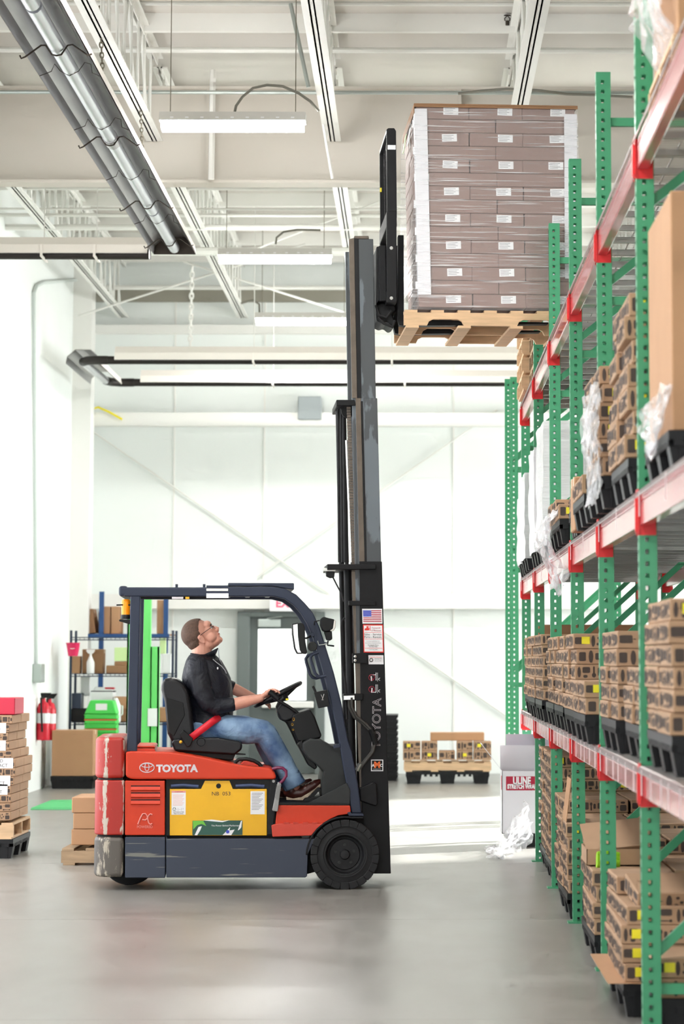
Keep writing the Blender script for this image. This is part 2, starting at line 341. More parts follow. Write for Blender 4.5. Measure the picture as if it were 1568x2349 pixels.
tag(bxp(MB(), 148, 160, 818, 842, YB-2.0, YB-1.9).build('junction_box', 'conduit_grey', bevel=.008), 'tiny grey box on the corner pilaster left of the U-shaped heater', 'electrical box')
bent('yellow_cable', [at(198, 962, YB-.3), at(205, 940, YB-.3), at(225, 934, YB-.3), at(250, 945, YB-.3), at(280, 962, YB-.3)], .016, 'yellow_label', 'thin yellow cable loop lying on the far wall girt', 'cable')
# ------------------------------------------------------------ ceiling lights
def fixture(X, Y, z, label, watts=FIX_W):
    o = empty('strip_light', (X, Y, z)); tag(o, label, 'light', 'strip lights under the roof'); L2 = .605
    h = MB(); h.prism([(-.11, .0), (-.085, .075), (.085, .075), (.11, .0)], -L2, L2, 'x'); h.build('housing', 'housing_grey', o)
    g = MB(); g.prism([(-.1, -.002), (-.1, -.045), (-.07, -.07), (.07, -.07), (.1, -.045), (.1, -.002)], -L2+.015, L2-.015, 'x'); g.build('lens', 'lamp_glow', o)
    for s in (-1, 1): MB().cyl((s*.52, 0, .07), (s*.52, 0, ZD+.01-z), .004, 5).build('hanger_wire', 'chain_metal', o)
    v0 = None
    for i in range(9):  # white bars paint the bright spots of lamp light in the housing
        v = MB().prism([(-.101, .03), (-.105, .018), (-.1, .018), (-.096, .03)], -.014, .014, 'x').build('vent_light_spot', 'paper', o, loc=(-.5+i*.125, 0, 0)) if v0 is None else share(v0, 'vent_light_spot', o, (-.5+i*.125, 0, 0)); v0 = v0 or v
    if watts:
        a = area('strip_light_lamp', (X, Y, z-.08), (0, 0, 0), 1.15, .16, watts, (1, .99, .96))
    return o
fixture(at(534, 280, 22.5).x, 22.5, at(534, 281, 22.5).z, 'glowing strip light nearest the camera, below the wide girder', 35)
fixture(at(631, 592, 29.0).x, 29.0, at(631, 588, 29.0).z, 'glowing strip light beyond the girder, second from the camera', 35)
fixture(at(695, 738, 34.5).x, 34.5, at(695, 732, 34.5).z, 'farthest glowing strip light, partly behind the raised mast', 35)
for X, Y in ((-1.44, 16.2), (-1.44, 10.0), (-1.44, 4.0), (4.5, 16), (4.5, 8), (5, 26)): fixture(X, Y, 5.85, 'glowing strip light over the %s, %s along' % ('aisle' if X < 0 else 'rack', {16.2: 'third', 10.0: 'second', 4.0: 'first', 16: 'second', 8: 'first', 26: 'third'}[Y]), 60)
def cable(name, pts, Y, r, m, label):
    P = [at(x, y, Y) for x, y in pts]; return bent(name, P, r, m, label, 'cable', 6)
mat('cable_grey', (120, 118, 108), .5)
cable('light_cable', [(537, 262), (541, 243), (556, 222), (580, 202), (612, 195), (648, 198), (685, 214), (712, 233), (731, 255)], 22.5, .012, 'cable_grey', 'grey cable arching from the nearest strip light')
cable('roof_cable', [(1050, 215), (1110, 208), (1160, 204), (1230, 207), (1300, 216), (1370, 218), (1450, 223)], 24.2, .012, 'cable_grey', 'dark grey cable sagging across the girder above the raised load')
cable('light_cable', [(632, 560), (634, 545), (650, 532), (680, 527), (735, 528)], 29.0, .012, 'cable_grey', 'thin cable arching above the second strip light')
cable('light_cable', [(595, 725), (594, 698), (580, 688), (552, 696)], 34.5, .014, 'cable_grey', 'short cable looping above the farthest strip light')
def rod(name, a, b2, Y, r, label, m='conduit_grey'): return tag(MB().cyl(at(*a, Y), at(*b2, Y), r, 6).build(name, m), label, 'rod')
rod('conduit_drop', (666, 8), (707, 200), 22.8, .018, 'thin slanted conduit dropping beside the middle roof joist')
rod('conduit_drop', (740, 280), (762, 410), 24.0, .014, 'thin white rod hanging below the end of the middle joist', 'pipe_white')
rod('hanger_pole', (488, 160), (484, 412), 24.75, .03, 'white vertical hanger pole in front of the girder', 'white_steel')
rod('brace_rod', (700, 560), (180, 725), 35.5, .014, 'long thin roof brace rod sloping down to the left wall', 'pipe_white')
rod('brace_rod', (420, 600), (800, 720), 35.5, .014, 'long thin roof brace rod sloping down to the right behind the mast', 'pipe_white')
rod('brace_rod', (870, 462), (500, 605), 30.5, .01, 'thin roof brace rod sloping left beyond the girder', 'pipe_white')
sp_ = empty('fire_sprinkler', at(1163, 58, 23.45)); tag(sp_, 'small bronze sprinkler head on the pipe above the raised load', 'sprinkler')
MB().cyl((0, 0, 0), (0, 0, .04), .016, 8).build('body', 'wire_dark', sp_); MB().tube([(-.02, 0, .04), (-.024, 0, .06), (0, 0, .085), (.024, 0, .06), (.02, 0, .04)], .005, 5).build('frame', 'wire_dark', sp_); MB().cyl((0, 0, .085), (0, 0, .09), .03, 8).build('deflector', 'wire_dark', sp_)
def chain(a, b2, Y, label, link=.035, r=.0035, m='chain_metal'):
    p, q = at(*a, Y), at(*b2, Y); n = max(3, int((p-q).length/(link*.78))); mb = MB(); dv = (q-p)/n
    for i in range(n):
        c = p+dv*(i+.5); ax = Vector((1, 0, 0)) if i % 2 else Vector((0, 1, 0)); dn = dv.normalized()
        mb.tube([c+ax*(math.cos(t)*link*.28)+dn*(math.sin(t)*link*.5) for t in [2*math.pi*j/8 for j in range(8)]], r, 4, closed=True)
    return tag(mb.build('hanger_chain', m), label, 'chain')
chain((228, 15), (236, 180), 20.6, 'hanging chain holding the near tube heater, closest to the camera', .05, .006)
chain((322, 225), (327, 362), 23.4, 'hanging chain holding the near tube heater beside the girder', .045, .005)
chain((441, 612), (436, 795), 33.0, 'pale chain holding the U-shaped heater by the far wall', .08, .014, 'white_steel')
# ------------------------------------------------------------ radiant tube heaters
mat('heater_pipe', (52, 48, 46), .45, metal=.6)
PROF = [(-.2, 0), (-.185, .085), (-.09, .17), (.09, .17), (.185, .085), (.2, 0)]
def trough(mb, y0, y1, dz=0, t=.006):
    inner = PROF; outer = [(x*1.03, z+t) for x, z in PROF]; ns = len(PROF)
    for p, flip in ((inner, 0), (outer, 1)):
        mb.cm = flip
        mb.add([(x, y, z+dz) for y in (y0, y1) for x, z in p], [(i, i+1, ns+i+1, ns+i) for i in range(ns-1)])
hx = -2.28; hz = 5.40; y0, y1 = 12.0, 26.0
h = empty('tube_heater', (hx, y0, hz)); tag(h, 'long metal tube heater running overhead from the upper left corner', 'heater')
mb = MB(); trough(mb, 0, y1-y0); mb.build('reflector', ['reflector_metal', 'heater_white'], h)
mb = MB()
for k, (a, c) in enumerate(((0, 4.1), (4.16, 8.4), (8.46, 11.7), (11.76, 13.95))): mb.cyl((0, a, .055), (0, c, .055), .052, 14)
mb.build('tube', 'aluminium', h, smooth=40)
MB().cyl((0, 8.3, .055), (0, 8.56, .055), .058, 14).build('coupling', 'reflector_metal', h, smooth=40)
MB().prism(PROF, y1-y0, y1-y0+.005).build('end_cap', 'wire_dark', h)
hanger = [(-.235, -.01), (-.225, -.03), (-.2, -.02), (-.1, .055), (-.07, .055), (-.03, -.005), (.0, -.012), (.03, -.005), (.07, .055), (.1, .06), (.2, -.01), (.225, .0)]
first = None
for py in (88, 305, 456, 545):
    s = (1512-py)/(hz-EYE); yy = 6390/s - y0
    o = MB().tube([(x, 0, z) for x, z in hanger], .006, 6).build('hanger', 'wire_dark', h, loc=(0, yy, 0)) if first is None else share(first, 'hanger', h, (0, yy, 0)); first = first or o
first = None
for py in (140, 270, 390, 495):
    s = (1512-py)/(hz-EYE); yy = 6390/s - y0
    if first is None: first = MB().tube([(x, .1*abs(x), z) for x, z in ((-.2, 0), (-.12, .03), (-.1, .08), (-.06, .03), (0, -.003), (.06, .03), (.1, .09), (.14, .08), (.15, .02), (.2, 0))], .0028, 5).build('reflector_clip', 'wire_dark', h, loc=(0, yy, 0))
    else: share(first, 'reflector_clip', h, (0, yy, 0))
def xheater(name, px0, px1, py_bot, Y, label, extra=None):
    a = at(px0, py_bot, Y); c = at(px1, py_bot, Y); o = empty(name, (a.x, Y, a.z)); tag(o, label, 'heater'); Ln = c.x-a.x
    mb = MB(); t = MB(); trough(t, 0, Ln); mb.v = [(y, x, z) for x, y, z in t.v]; mb.f = t.f; mb.m = t.m
    mb.build('reflector', ['reflector_metal', 'heater_white'], o); MB().cyl((-.1, 0, .02), (Ln, 0, .02), .05, 12).build('tube', 'heater_pipe', o, smooth=40)
    b2 = MB()
    for i in range(1, 4): b2.box(Ln*i/4-.012, Ln*i/4+.012, -.21, .21, -.03, -.015); b2.box(Ln*i/4-.012, Ln*i/4+.012, -.212, -.206, -.03, .09)
    b2.build('hanger_bracket', 'heater_white', o)
    for i in range(1, 4): MB().cyl((Ln*i/4, 0, .15), (Ln*i/4, 0, ZD+.01-a.z), .006, 5).build('hanger_rod', 'pipe_white', o)
    return o, Ln
xheater('tube_heater', -140, 342, 588, 26.6, 'white tube heater crossing at left, just beyond the long heater end')
u1, n1 = xheater('tube_heater', 266, 1530, 830, 33.0, 'upper white tube of the U-shaped heater near the far wall')
u2, n2 = xheater('tube_heater', 325, 1530, 881, 35.9, 'lower white tube of the U-shaped heater near the far wall')
A = u1.location; B = u2.location; A2 = Vector((A.x-.1, A.y, A.z+.02)); B2 = Vector((B.x-.1, B.y, B.z+.02))
ub = empty('heater_bend', (A.x, A.y, A.z)); tag(ub, 'bent dark pipe joining the two far heater tubes under a short reflector', 'heater')
xb = A.x-.42
pts = [A2, (A.x-.25, A.y, A2.z), (A.x-.36, A.y+.06, A2.z), (xb, A.y+.2, A2.z)]
MB().tube([Vector(p)-A for p in pts], .055, 10).build('elbow', 'heater_pipe', ub, smooth=50)
MB().tube([Vector(p)-A for p in ((xb, A.y+.2, A2.z), (xb, B.y-.25, B2.z))], .05, 10).build('tube', 'aluminium', ub, smooth=50)
MB().tube([Vector(p)-A for p in ((xb, B.y-.25, B2.z), (xb+.05, B.y-.08, B2.z), (xb+.18, B.y, B2.z), B2)], .055, 10).build('elbow', 'heater_pipe', ub, smooth=50)
t = MB(); trough(t, .15, B.y-A.y-.2); t.v = [(x+xb-A.x, y, z-.01) for x, y, z in t.v]; t.build('reflector', ['reflector_metal', 'heater_white'], ub)
# ------------------------------------------------------------ pallets and cartons
def wood_pallet(W=1.02, D=1.22, m='wood', nd=6, notch=False, label='', loc=(0, 0, 0), rz=0, thin=False):
    """stringers run along local x; deck boards run along y"""
    p = empty('wooden_pallet', loc, rz); tag(p, label, 'pallet')
    sh = .09; t = .018
    prof = [(-W/2, t), (W/2, t), (W/2, t+sh), (-W/2, t+sh)]
    if notch:
        def notchpts(c): return [(c-.13, t), (c-.115, t+.03), (c-.085, t+.045), (c+.085, t+.045), (c+.115, t+.03), (c+.13, t)]
        prof = [(-W/2, t)] + notchpts(-W*.26) + notchpts(W*.26) + [(W/2, t), (W/2, t+sh), (-W/2, t+sh)]
    s0 = None
    for y in (-D/2+.02, 0, D/2-.02):
        if s0 is None: s0 = MB().prism(prof, -.019, .019).build('stringer', m, p, loc=(0, y, 0))
        else: share(s0, 'stringer', p, (0, y, 0))
    b0 = None
    for k in range(nd):
        x = -W/2+.05+(W-.1)*k/(nd-1)
        if b0 is None: b0 = MB().box(-.045, .045, -D/2, D/2, -t/2, t/2).build('deck_board', m, p, loc=(x, 0, t+sh+t/2))
        else: share(b0, 'deck_board', p, (x, 0, t+sh+t/2))
    for k in range(4): share(b0, 'bottom_board', p, (-W/2+.06+(W-.12)*k/3, 0, t/2))
    return p
_bp = {}
def black_pallet(loc, W=1.0, D=1.1, label='', rz=0.0, group=None):
    key = (round(W, 2), round(D, 2))
    p = empty('plastic_pallet', loc, rz); tag(p, label, 'pallet', group)
    if key not in _bp:
        d = MB(); d.box(-W/2, W/2, -D/2, D/2, .115, .15)
        for i in range(int(D/.07)): y = -D/2+.02+i*.07; d.box(-W/2-.001, -W/2+.03, y, y+.035, .09, .115); d.box(W/2-.03, W/2+.001, y, y+.035, .09, .115)
        for i in range(int(W/.07)): x = -W/2+.02+i*.07; d.box(x, x+.035, -D/2-.001, -D/2+.03, .09, .115)
        dk = d.build('deck', 'black_plastic', p)
        f = MB()
        f.prism([(-.08, .0), (.08, .0), (.1, .115), (-.1, .115)], -.06, .06)
        for s in (-.05, .05): f.box(s-.006, s+.006, -.066, .066, .0, .11)
        fo = f.build('foot', 'black_plastic', p, loc=(-W/2+.1, -D/2+.08, 0)); _bp[key] = (dk, fo)
        skip = True
    else:
        dk, fo = _bp[key]; share(dk, 'deck', p); skip = False
    first = True
    for ix in (-1, 0, 1):
        for iy in (-1, 0, 1):
            if skip and first: first = False; continue
            first = False; share(fo, 'foot', p, (ix*(W/2-.1), iy*(D/2-.08), 0))
    return p
mat('kraft_print', (174, 140, 110), .78, var=.07, scale=4)
mat('print_ink', (74, 62, 56), .8)
# kitchenware silhouettes printed on the cartons, in a unit cell 0..1 wide, 0..1 high
def ell(cx, cy, a, b, n=12): return [(cx+a*math.cos(2*math.pi*i/n), cy+b*math.sin(2*math.pi*i/n)) for i in range(n)]
def rr_(x0, x1, y0, y1, c=.03):
    return [(x0+c, y0), (x1-c, y0), (x1, y0+c*1.5), (x1, y1-c*1.5), (x1-c, y1), (x0+c, y1), (x0, y1-c*1.5), (x0, y0+c*1.5)]
SIL = [[rr_(.06, .22, .2, .8), ell(.34, .5, .055, .42), rr_(.44, .58, .3, .74), ell(.66, .22, .035, .1), rr_(.72, .96, .5, .86), rr_(.62, .72, .66, .7), rr_(.62, .9, .2, .26), ell(.93, .23, .035, .08)],
       [ell(.1, .5, .04, .36), rr_(.18, .36, .44, .84), rr_(.2, .3, .12, .32), ell(.45, .3, .05, .16), rr_(.43, .47, .4, .88), rr_(.54, .76, .24, .8), ell(.84, .66, .04, .14), rr_(.82, .86, .16, .56), rr_(.91, .98, .3, .7)],
       [rr_(.04, .3, .3, .76), rr_(.3, .38, .5, .56), ell(.47, .5, .045, .38), ell(.6, .7, .03, .09), ell(.66, .45, .03, .09), ell(.58, .3, .03, .09), rr_(.74, .94, .14, .6), rr_(.76, .9, .7, .86)]]
_cart = {}
NC = [0]
HIDE = set([13,17,21,25,29,33,37,41,45,49,53,59,70,80,83,86,92,93,95,96,98,99,109,112,115,118,125,128,131,134,144,147,150,153,156,170,172,175,178,181,184,187,190,193,196,198,217,219,222,225,227,229,232,238,241,243,245,248,250,252,255,258,261,264,266,268,271,274,277,280,282,284,287,290,293,296,298,300,303,306,309,312,315,317,319,322,325,328,331,334,336,338,341,344,347,350,353,355,357,360,363,366,369,372,375,377,379,382,385,388,391,394,396,398,399,401,402,404,406,408,410,413,415,417,420,423,426,440,442,445,448,451,454,457,460,462,464,467,470,473,476,479,481,483,486,489,492,495,497,557,559])
CI = {}
def carton_mesh(w, d, h, var):
    key = (round(w, 3), round(d, 3), round(h, 3), var)
    if key in _cart: return _cart[key]
    b = MB().box(-w/2, w/2, -d/2, d/2, 0, h); tmp = b.build('carton', 'kraft_print', bevel=.004, seg=1)
    pr = MB(); e = .0015
    def face(L, H, fn, sil):
        n = max(1, round(L/(H*2.6)))
        for k in range(n):
            for poly in SIL[(sil+k) % 3]:
                pts = [fn((k+u)/n*L, v*H) for u, v in poly]; pr.add(pts, [tuple(range(len(pts)))])
    face(w, h, lambda u, v: (-w/2+u, -d/2-e, v), var); face(d, h, lambda u, v: (-w/2-e, d/2-u, v), var+1)
    face(w, h, lambda u, v: (w/2-u, d/2+e, v), var)
    hh = min(d, .16); n = max(1, int(d/hh))
    pr2 = MB()
    p2 = pr.build('print', 'print_ink'); lab = MB().box(-.023, .023, -.0012, 0, -.02, .02).build('yellow_sticker', 'yellow_label')
    _cart[key] = (tmp, p2, lab)
    for o in (tmp, p2, lab): COL.objects.unlink(o)
    return _cart[key]
def carton(loc, w, d, h, label, group=None, var=0, rz=0.0, sticker=False, rot=None):
    NC[0] += 1
    if NC[0] in HIDE: return None          # buried among its neighbours
    m, p, l = carton_mesh(w, d, h, var)
    o = share(m, 'carton', None, loc, rot or (0, 0, rz)); tag(o, label, 'carton', group); share(p, 'print', o)['kind'] = 'stuff'; CI[o.name] = NC[0]
    if sticker: share(l, 'yellow_sticker', o, (-w/2+.07 if w > .2 else 0, -d/2-.002, h*.55))
    return o
_plain = {}
def plain_box(loc, w, d, h, label, m='kraft', rz=0.0, group=None, tape=True, rot=None, name='cardboard_box'):
    o = MB().box(-w/2, w/2, -d/2, d/2, 0, h).build(name, m, bevel=.005, seg=1); o.location = loc; o.rotation_euler = rot or (0, 0, rz); tag(o, label, 'box', group)
    if tape:
        t = MB(); t.box(-w/2-.001, w/2+.001, -.025, .025, h-.05, h+.001); t.build('tape', 'cream_tape', o)
    return o
# ------------------------------------------------------------ far corner goods
p = black_pallet((at(1026, 1800, 34.9).x, 35.3, 0), 1.05, .8, 'black plastic pallet on the floor under the far wooden pallet')
wp = wood_pallet(1.1, .8, 'wood', 6, False, 'bright wooden pallet carrying small cartons by the far wall', (p.location.x, 35.3, .15))
k = 0
for lay in range(2):
    for i, (w_, s) in enumerate(((.22, 0), (.2, 0), (.2, 1), (.2, 0), (.22, 1))):
        if lay == 1 and i == 2: continue
        carton((p.location.x-.45+i*.222, 35.0+.02*((i*3) % 4), .297+.118*lay), w_, .26, .115, '%s carton, %s from left in %s layer on far bright wooden pallet' % (('printed', ('first', 'second', 'third', 'fourth', 'fifth')[i], ('bottom', 'top')[lay])), 'cartons on the far pallet', i % 3, sticker=bool((i+lay) % 2)); k += 1
plain_box((at(1048, 1700, 35.2).x, 35.25, .533), .68, .4, .1, 'long flat brown box lying on top of the far pallet cartons', 'kraft')
for i in range(11):
    q = black_pallet((at(868, 1700, 36.0).x, 36.2, .0+i*.0765), .5, 1.0, 'black plastic pallet, number %s up in the stack behind the mast' % ('one two three four five six seven eight nine ten eleven'.split()[i]), group='stacked black pallets by the far wall')
    q.scale = (1, 1, .5)
# open stretch-wrap carton at the end of the rack
uy = 23.2; ux0 = at(1151, 1850, uy).x; ux1 = ux0+.5; uzb = at(1190, 1913, uy).z
black_pallet((ux0+.28, uy+.25, 0), .5, .5, 'black plastic pallet under the open white lettered carton').scale.z = uzb/.151
u = empty('stretch_wrap_box', (ux0, uy, uzb)); tag(u, 'open white carton with red lettered panel standing at the rack end', 'box')
hU = at(1190, 1769, uy).z-uzb; wU = ux1-ux0
mat('white_board', (226, 226, 230), .6); mat('grey_board', (192, 190, 200), .7)
b = MB(); b.box(0, wU, 0, .005, 0, hU); b.box(0, .005, 0, .5, 0, hU); b.box(wU-.005, wU, 0, .5, 0, hU); b.box(0, wU, .495, .5, 0, hU); b.box(0, wU, 0, .5, 0, .005); b.build('body', 'white_board', u)
z2 = at(1190, 1684, uy+.5).z-uzb
MB().box(0, wU, .49, .496, hU, hU+.2).build('rear_flap', 'white_board', u); MB().box(.05, wU, .5, .505, hU+.05, z2).build('raised_panel', 'grey_board', u)
f = MB(); f.add([(0, .02, hU), (0, .48, hU), (-.17, .48, hU+.22), (-.17, .02, hU+.22), (.005, .02, hU), (.005, .48, hU), (-.165, .48, hU+.222), (-.165, .02, hU+.222)], [(0,1,2,3),(4,7,6,5),(0,3,7,4),(1,5,6,2),(2,6,7,3),(0,4,5,1)]); f.build('side_flap', 'white_board', u)
za, zb = at(1190, 1813, uy).z-uzb, at(1190, 1781, uy).z-uzb; xa, xb_ = at(1160, 1800, uy).x-ux0, at(1233, 1800, uy).x-ux0
MB().box(xa, xb_, -.0015, 0, za, zb).build('red_panel', 'red_sign', u)
text('ULINE', .085, ((xa+xb_)/2, -.002, za+(zb-za)*.66), (1, 0, 0), (0, 0, 1), 'paper', u, width=(xb_-xa)*.56, bold=.004)
text('STRETCH WRAP', .05, ((xa+xb_)/2, -.002, za+(zb-za)*.26), (1, 0, 0), (0, 0, 1), 'paper', u, width=(xb_-xa)*.92, bold=.003)
MB().box(-.0015, 0, .06, .22, za, zb).build('red_panel', 'red_sign', u)
# crumpled clear film on the floor and hanging from a shelf
def crumple(name, outline_fn, nu, nv, mat_, label, seed, amp):
    rnd = random.Random(seed); vs = []
    for i in range(nu+1):
        for j in range(nv+1):
            p = outline_fn(i/nu, j/nv); vs.append((p[0]+rnd.uniform(-amp, amp), p[1]+rnd.uniform(-amp, amp), max(.004, p[2]+rnd.uniform(-amp, amp))))
    mb = MB(); mb.add(vs, [(i*(nv+1)+j, (i+1)*(nv+1)+j, (i+1)*(nv+1)+j+1, i*(nv+1)+j+1) for i in range(nu) for j in range(nv)])
    o = mb.build(name, mat_); tag(o, label, 'plastic film'); s = o.modifiers.new('t', 'SOLIDIFY'); s.thickness = .001; return o
def ff(u_, v_):
    x = .6+.34*u_; y = 21.75+1.4*v_; return (x, y, .01+.36*max(0, u_-.3)*(.35+.65*v_)*1.5)
crumple('plastic_film', ff, 16, 16, 'film_cloudy', 'crumpled clear plastic film spilling on the floor beside the white lettered carton', 3, .03)
# ------------------------------------------------------------ left edge: carton tower
SX, SY = -3.14, 21.9
tw = 1.0; pz = .0
black_pallet((SX-.5, SY+.5, 0), 1.0, .98, 'black plastic pallet on the floor under the food contact carton tower')
wood_pallet(1.0, .98, 'wood', 7, False, 'wooden pallet between black pallet and the food contact carton tower', (SX-.5, SY+.5, .15))
z = .296; top = at(20, 1640, SY).z; nl = 12; lh = (top-z)/nl
mat('carton_white_label', (228, 226, 222), .6)
off = [0, 0, 0, .0, .02, .03, .03, .0, -.02, -.03, -.02, 0]
for i in range(nl):
    for j in range(2):
        for q in range(2):
            o = carton((SX-.25-.5*q-.02+off[i]*1.0+(.1 if i in (5, 6) and 0 else 0), SY+.25+.49*j, z+i*lh), .495, .485, lh-.003, 'printed carton, layer %s of food contact tower, %s %s corner' % ('one two three four five six seven eight nine ten eleven twelve'.split()[i], ('front', 'rear')[j], ('right', 'left')[q]), 'carton tower at the left edge', (i+q) % 3)
            if o and j == 0 and q == 0 and i in (3, 4, 6, 8, 10):
                lab = MB().box(-.13, .13, -.002, 0, -.04, .04).build('food_contact_label', 'paper', o, loc=(.09 if i != 6 else .1, -.2435, lh*.5))
                text('FOOD', .036, (0, -.0022, .017), (1, 0, 0), (0, 0, 1), 'ink', lab); text('CONTACT', .036, (0, -.0022, -.019), (1, 0, 0), (0, 0, 1), 'ink', lab)
mat('crimson_box', (196, 30, 62), .5)
plain_box((SX-.24, SY+.3, top+.002), .46, .5, .13, 'crimson red box lying on top of the food contact carton tower', 'crimson_box', tape=False)
# three plain boxes on a pallet behind the truck
fy = 21.2; a = at(140, 1981, fy)
wood_pallet(1.0, .8, 'wood_weathered', 6, False, 'weathered wooden pallet under three plain boxes behind the truck', (a.x+.5, fy+.4, 0)); 
b0 = at(158, 1937, fy)
for i in range(3):
    plain_box((b0.x+.3+.012*(i % 2), fy+.36, .148+.121*i), .58, .6, .118, 'plain brown box, %s of three stacked behind the truck counterweight' % ('bottom', 'middle', 'top')[i], 'kraft', tape=False)
# green floor grate
mat('grate_green', (120, 214, 150), .5)
g0 = atz(70, 1858); g1 = atz(215, 1832)
gr = empty('floor_grate', (g0.x, g0.y, 0)); tag(gr, 'flat pale green ribbed mat on the floor by the shelving', 'mat')
MB().box(0, 1.3, 0, 1.7, 0, .012).build('mat_base', 'grate_green', gr)
r0 = None
for i in range(12):
    if r0 is None: r0 = MB().box(0, 1.3, -.02, .02, 0, .01).build('rib', 'grate_green', gr, loc=(0, .08+i*.14, .012))
    else: share(r0, 'rib', gr, (0, .08+i*.14, .012))
# ------------------------------------------------------------ wire shelving with supplies, far left
mat('post_dark', (46, 56, 74), .4, metal=.4); mat('rack_blue', (24, 70, 124), .45)
mat('green_machine', (104, 214, 108), .4, var=.04, scale=4); mat('pink_plastic', (222, 42, 96), .4); mat('extinguisher_red', (206, 22, 48), .3)
mat('white_plastic', (236, 238, 238), .4); mat('bin_green', (72, 210, 84), .4); mat('pale_green', (206, 232, 168), .6); mat('navy_plastic', (56, 72, 110), .5); mat('orange_stripe', (214, 104, 60), .5)
SYs = 34.6
def sx(px): return at(px, 1600, SYs).x
def sz(py): return at(250, py, SYs).z
sh = empty('wire_shelving', (sx(161), SYs, 0)); tag(sh, 'dark-posted wire shelving unit with supplies against the left corner', 'shelving')
ox = sx(161); wS = sx(395)-ox; topz = sz(1446)
for x in (0, wS):
    for y in (0, .5): MB().cyl((x, y, 0), (x, y, topz), .016, 8).build('post', 'post_dark', sh, smooth=40)
shelfz = [sz(1462), sz(1546), sz(1657), .18]
s0 = None
for zz in shelfz:
    if s0 is None:
        m_ = MB()
        for i in range(14): m_.box(0, wS, .5*i/13-.002, .5*i/13+.002, -.003, .001)
        for i in range(9): m_.box(wS*i/8-.003, wS*i/8+.003, 0, .5, -.006, -.002)
        for y in (0, .5): m_.box(0, wS, y-.005, y+.005, -.035, -.025); m_.box(0, wS, y-.005, y+.005, -.004, .004)
        for i in range(24): m_.box(wS*i/23-.003, wS*i/23+.003, -.003, .003, -.03, 0)
        s0 = m_.build('wire_shelf', 'post_dark', sh, loc=(0, 0, zz))
    else: share(s0, 'wire_shelf', sh, (0, 0, zz))
def sbox(px0, px1, py0, py1, label, m='kraft', dep=.35, dy=.05, name='cardboard_box', cat='box', tape=True, rz=0):
    a = at(px0, py1, SYs+dy); c = at(px1, py0, SYs+dy)
    zs_ = min(shelfz, key=lambda t: abs(t-a.z)); za_ = zs_+.006 if abs(zs_-a.z) < .04 else a.z+.002
    return plain_box(((a.x+c.x)/2, SYs+dy+dep/2, za_), c.x-a.x, dep, c.z-a.z-.003, label, m, rz, tape=tape, name=name)
sbox(163, 184, 1506, 1546, 'narrow brown box under the pink bucket on the second shelf', dep=.2, dy=.2)
sbox(188, 237, 1490, 1546, 'tall brown box behind the spray bottle on the second shelf', 'kraft_dark', dep=.25, dy=.2)
sbox(243, 290, 1527, 1546, 'low brown box at the right of the spray bottle', 'kraft_dark')
sbox(262, 292, 1517, 1527, 'small brown box stacked on the low box on the second shelf', 'kraft_dark', dep=.3)
sbox(262, 292, 1485, 1517, 'pale green box at the top of the second shelf stack', 'pale_green', dep=.3)
sbox(262, 292, 1626, 1657, 'dark brown box on the third shelf beside the green truck mast', 'kraft_dark', dep=.3)
sbox(262, 292, 1598, 1626, 'brown box on top of the dark brown box on the third shelf', 'kraft', dep=.28)
sbox(208, 259, 1588, 1657, 'large white plastic bin on the third shelf', 'white_plastic', dy=.12, tape=False)
sbox(163, 206, 1626, 1657, 'dark wrapped bundle at the left of the third shelf', 'black_plastic', tape=False)
sbox(184, 206, 1550, 1597, 'white cardboard sheet standing behind the third shelf bundle', 'white_plastic', dep=.03, dy=.4, tape=False)
sbox(164, 186, 1590, 1626, 'black box on the dark wrapped bundle on the third shelf', 'post_dark', dep=.3, tape=False)
sbox(372, 392, 1500, 1546, 'white box at the right end of the second shelf', 'white_plastic', dep=.3, tape=False)
sbox(365, 388, 1624, 1657, 'brown box at the right end of the third shelf', 'kraft')
sbox(366, 380, 1464, 1500, 'pale green carton behind the white box at the right end', 'pale_green', dep=.1, dy=.38)
# bucket, spray bottle, tape dispenser, jug, bins
c0 = at(170, 1505, SYs+.0); bk = empty('bucket', (c0.x, SYs-.12, c0.z)); tag(bk, 'pink plastic bucket hooked on the shelving post', 'bucket')
MB().lathe([(.0, .0), (.06, 0), (.088, .16), (.092, .165), (.085, .16), (.057, .005)], (0, 0, 0), 'z', 18).build('body', 'pink_plastic', bk, smooth=50); MB().tube([(-.09, 0, .16), (-.06, -.04, .1), (0, -.09, .09), (.06, -.04, .1), (.09, 0, .16)], .004, 5).build('handle', 'white_plastic', bk)
c0 = at(206, 1546, SYs+.02); sb = empty('spray_bottle', (c0.x, SYs+.08, shelfz[1]+.003)); tag(sb, 'clear white spray bottle in front of the tall brown box', 'bottle')
MB().lathe([(0, 0), (.047, 0), (.05, .02), (.05, .14), (.025, .2), (.016, .22), (.016, .25), (0, .25)], (0, 0, 0), 'z', 16).build('body', 'white_plastic', sb, smooth=50)
MB().prism([(-.03, .25), (.03, .25), (.05, .285), (.05, .3), (-.05, .3), (-.055, .28)], -.014, .014).build('trigger_head', 'white_plastic', sb)
t_ = empty('tape_gun', (sx(232), SYs+.25, sz(1588)+.004)); tag(t_, 'red and white tape dispenser lying on the white bin', 'tape dispenser')
MB().prism([(-.13, 0), (.13, 0), (.1, .05), (-.1, .06)], -.06, .06).build('body', 'white_plastic', t_, bevel=.01); MB().box(.02, .14, -.062, .062, .03, .055).build('roll', 'extinguisher_red', t_, bevel=.008); MB().box(-.15, .15, -.07, .07, -.003, .012).build('base', 'black_plastic', t_)
j = empty('jug', (sx(267), SYs-.06, sz(1657)+.004)); tag(j, 'white plastic jug beside the green bins', 'jug')
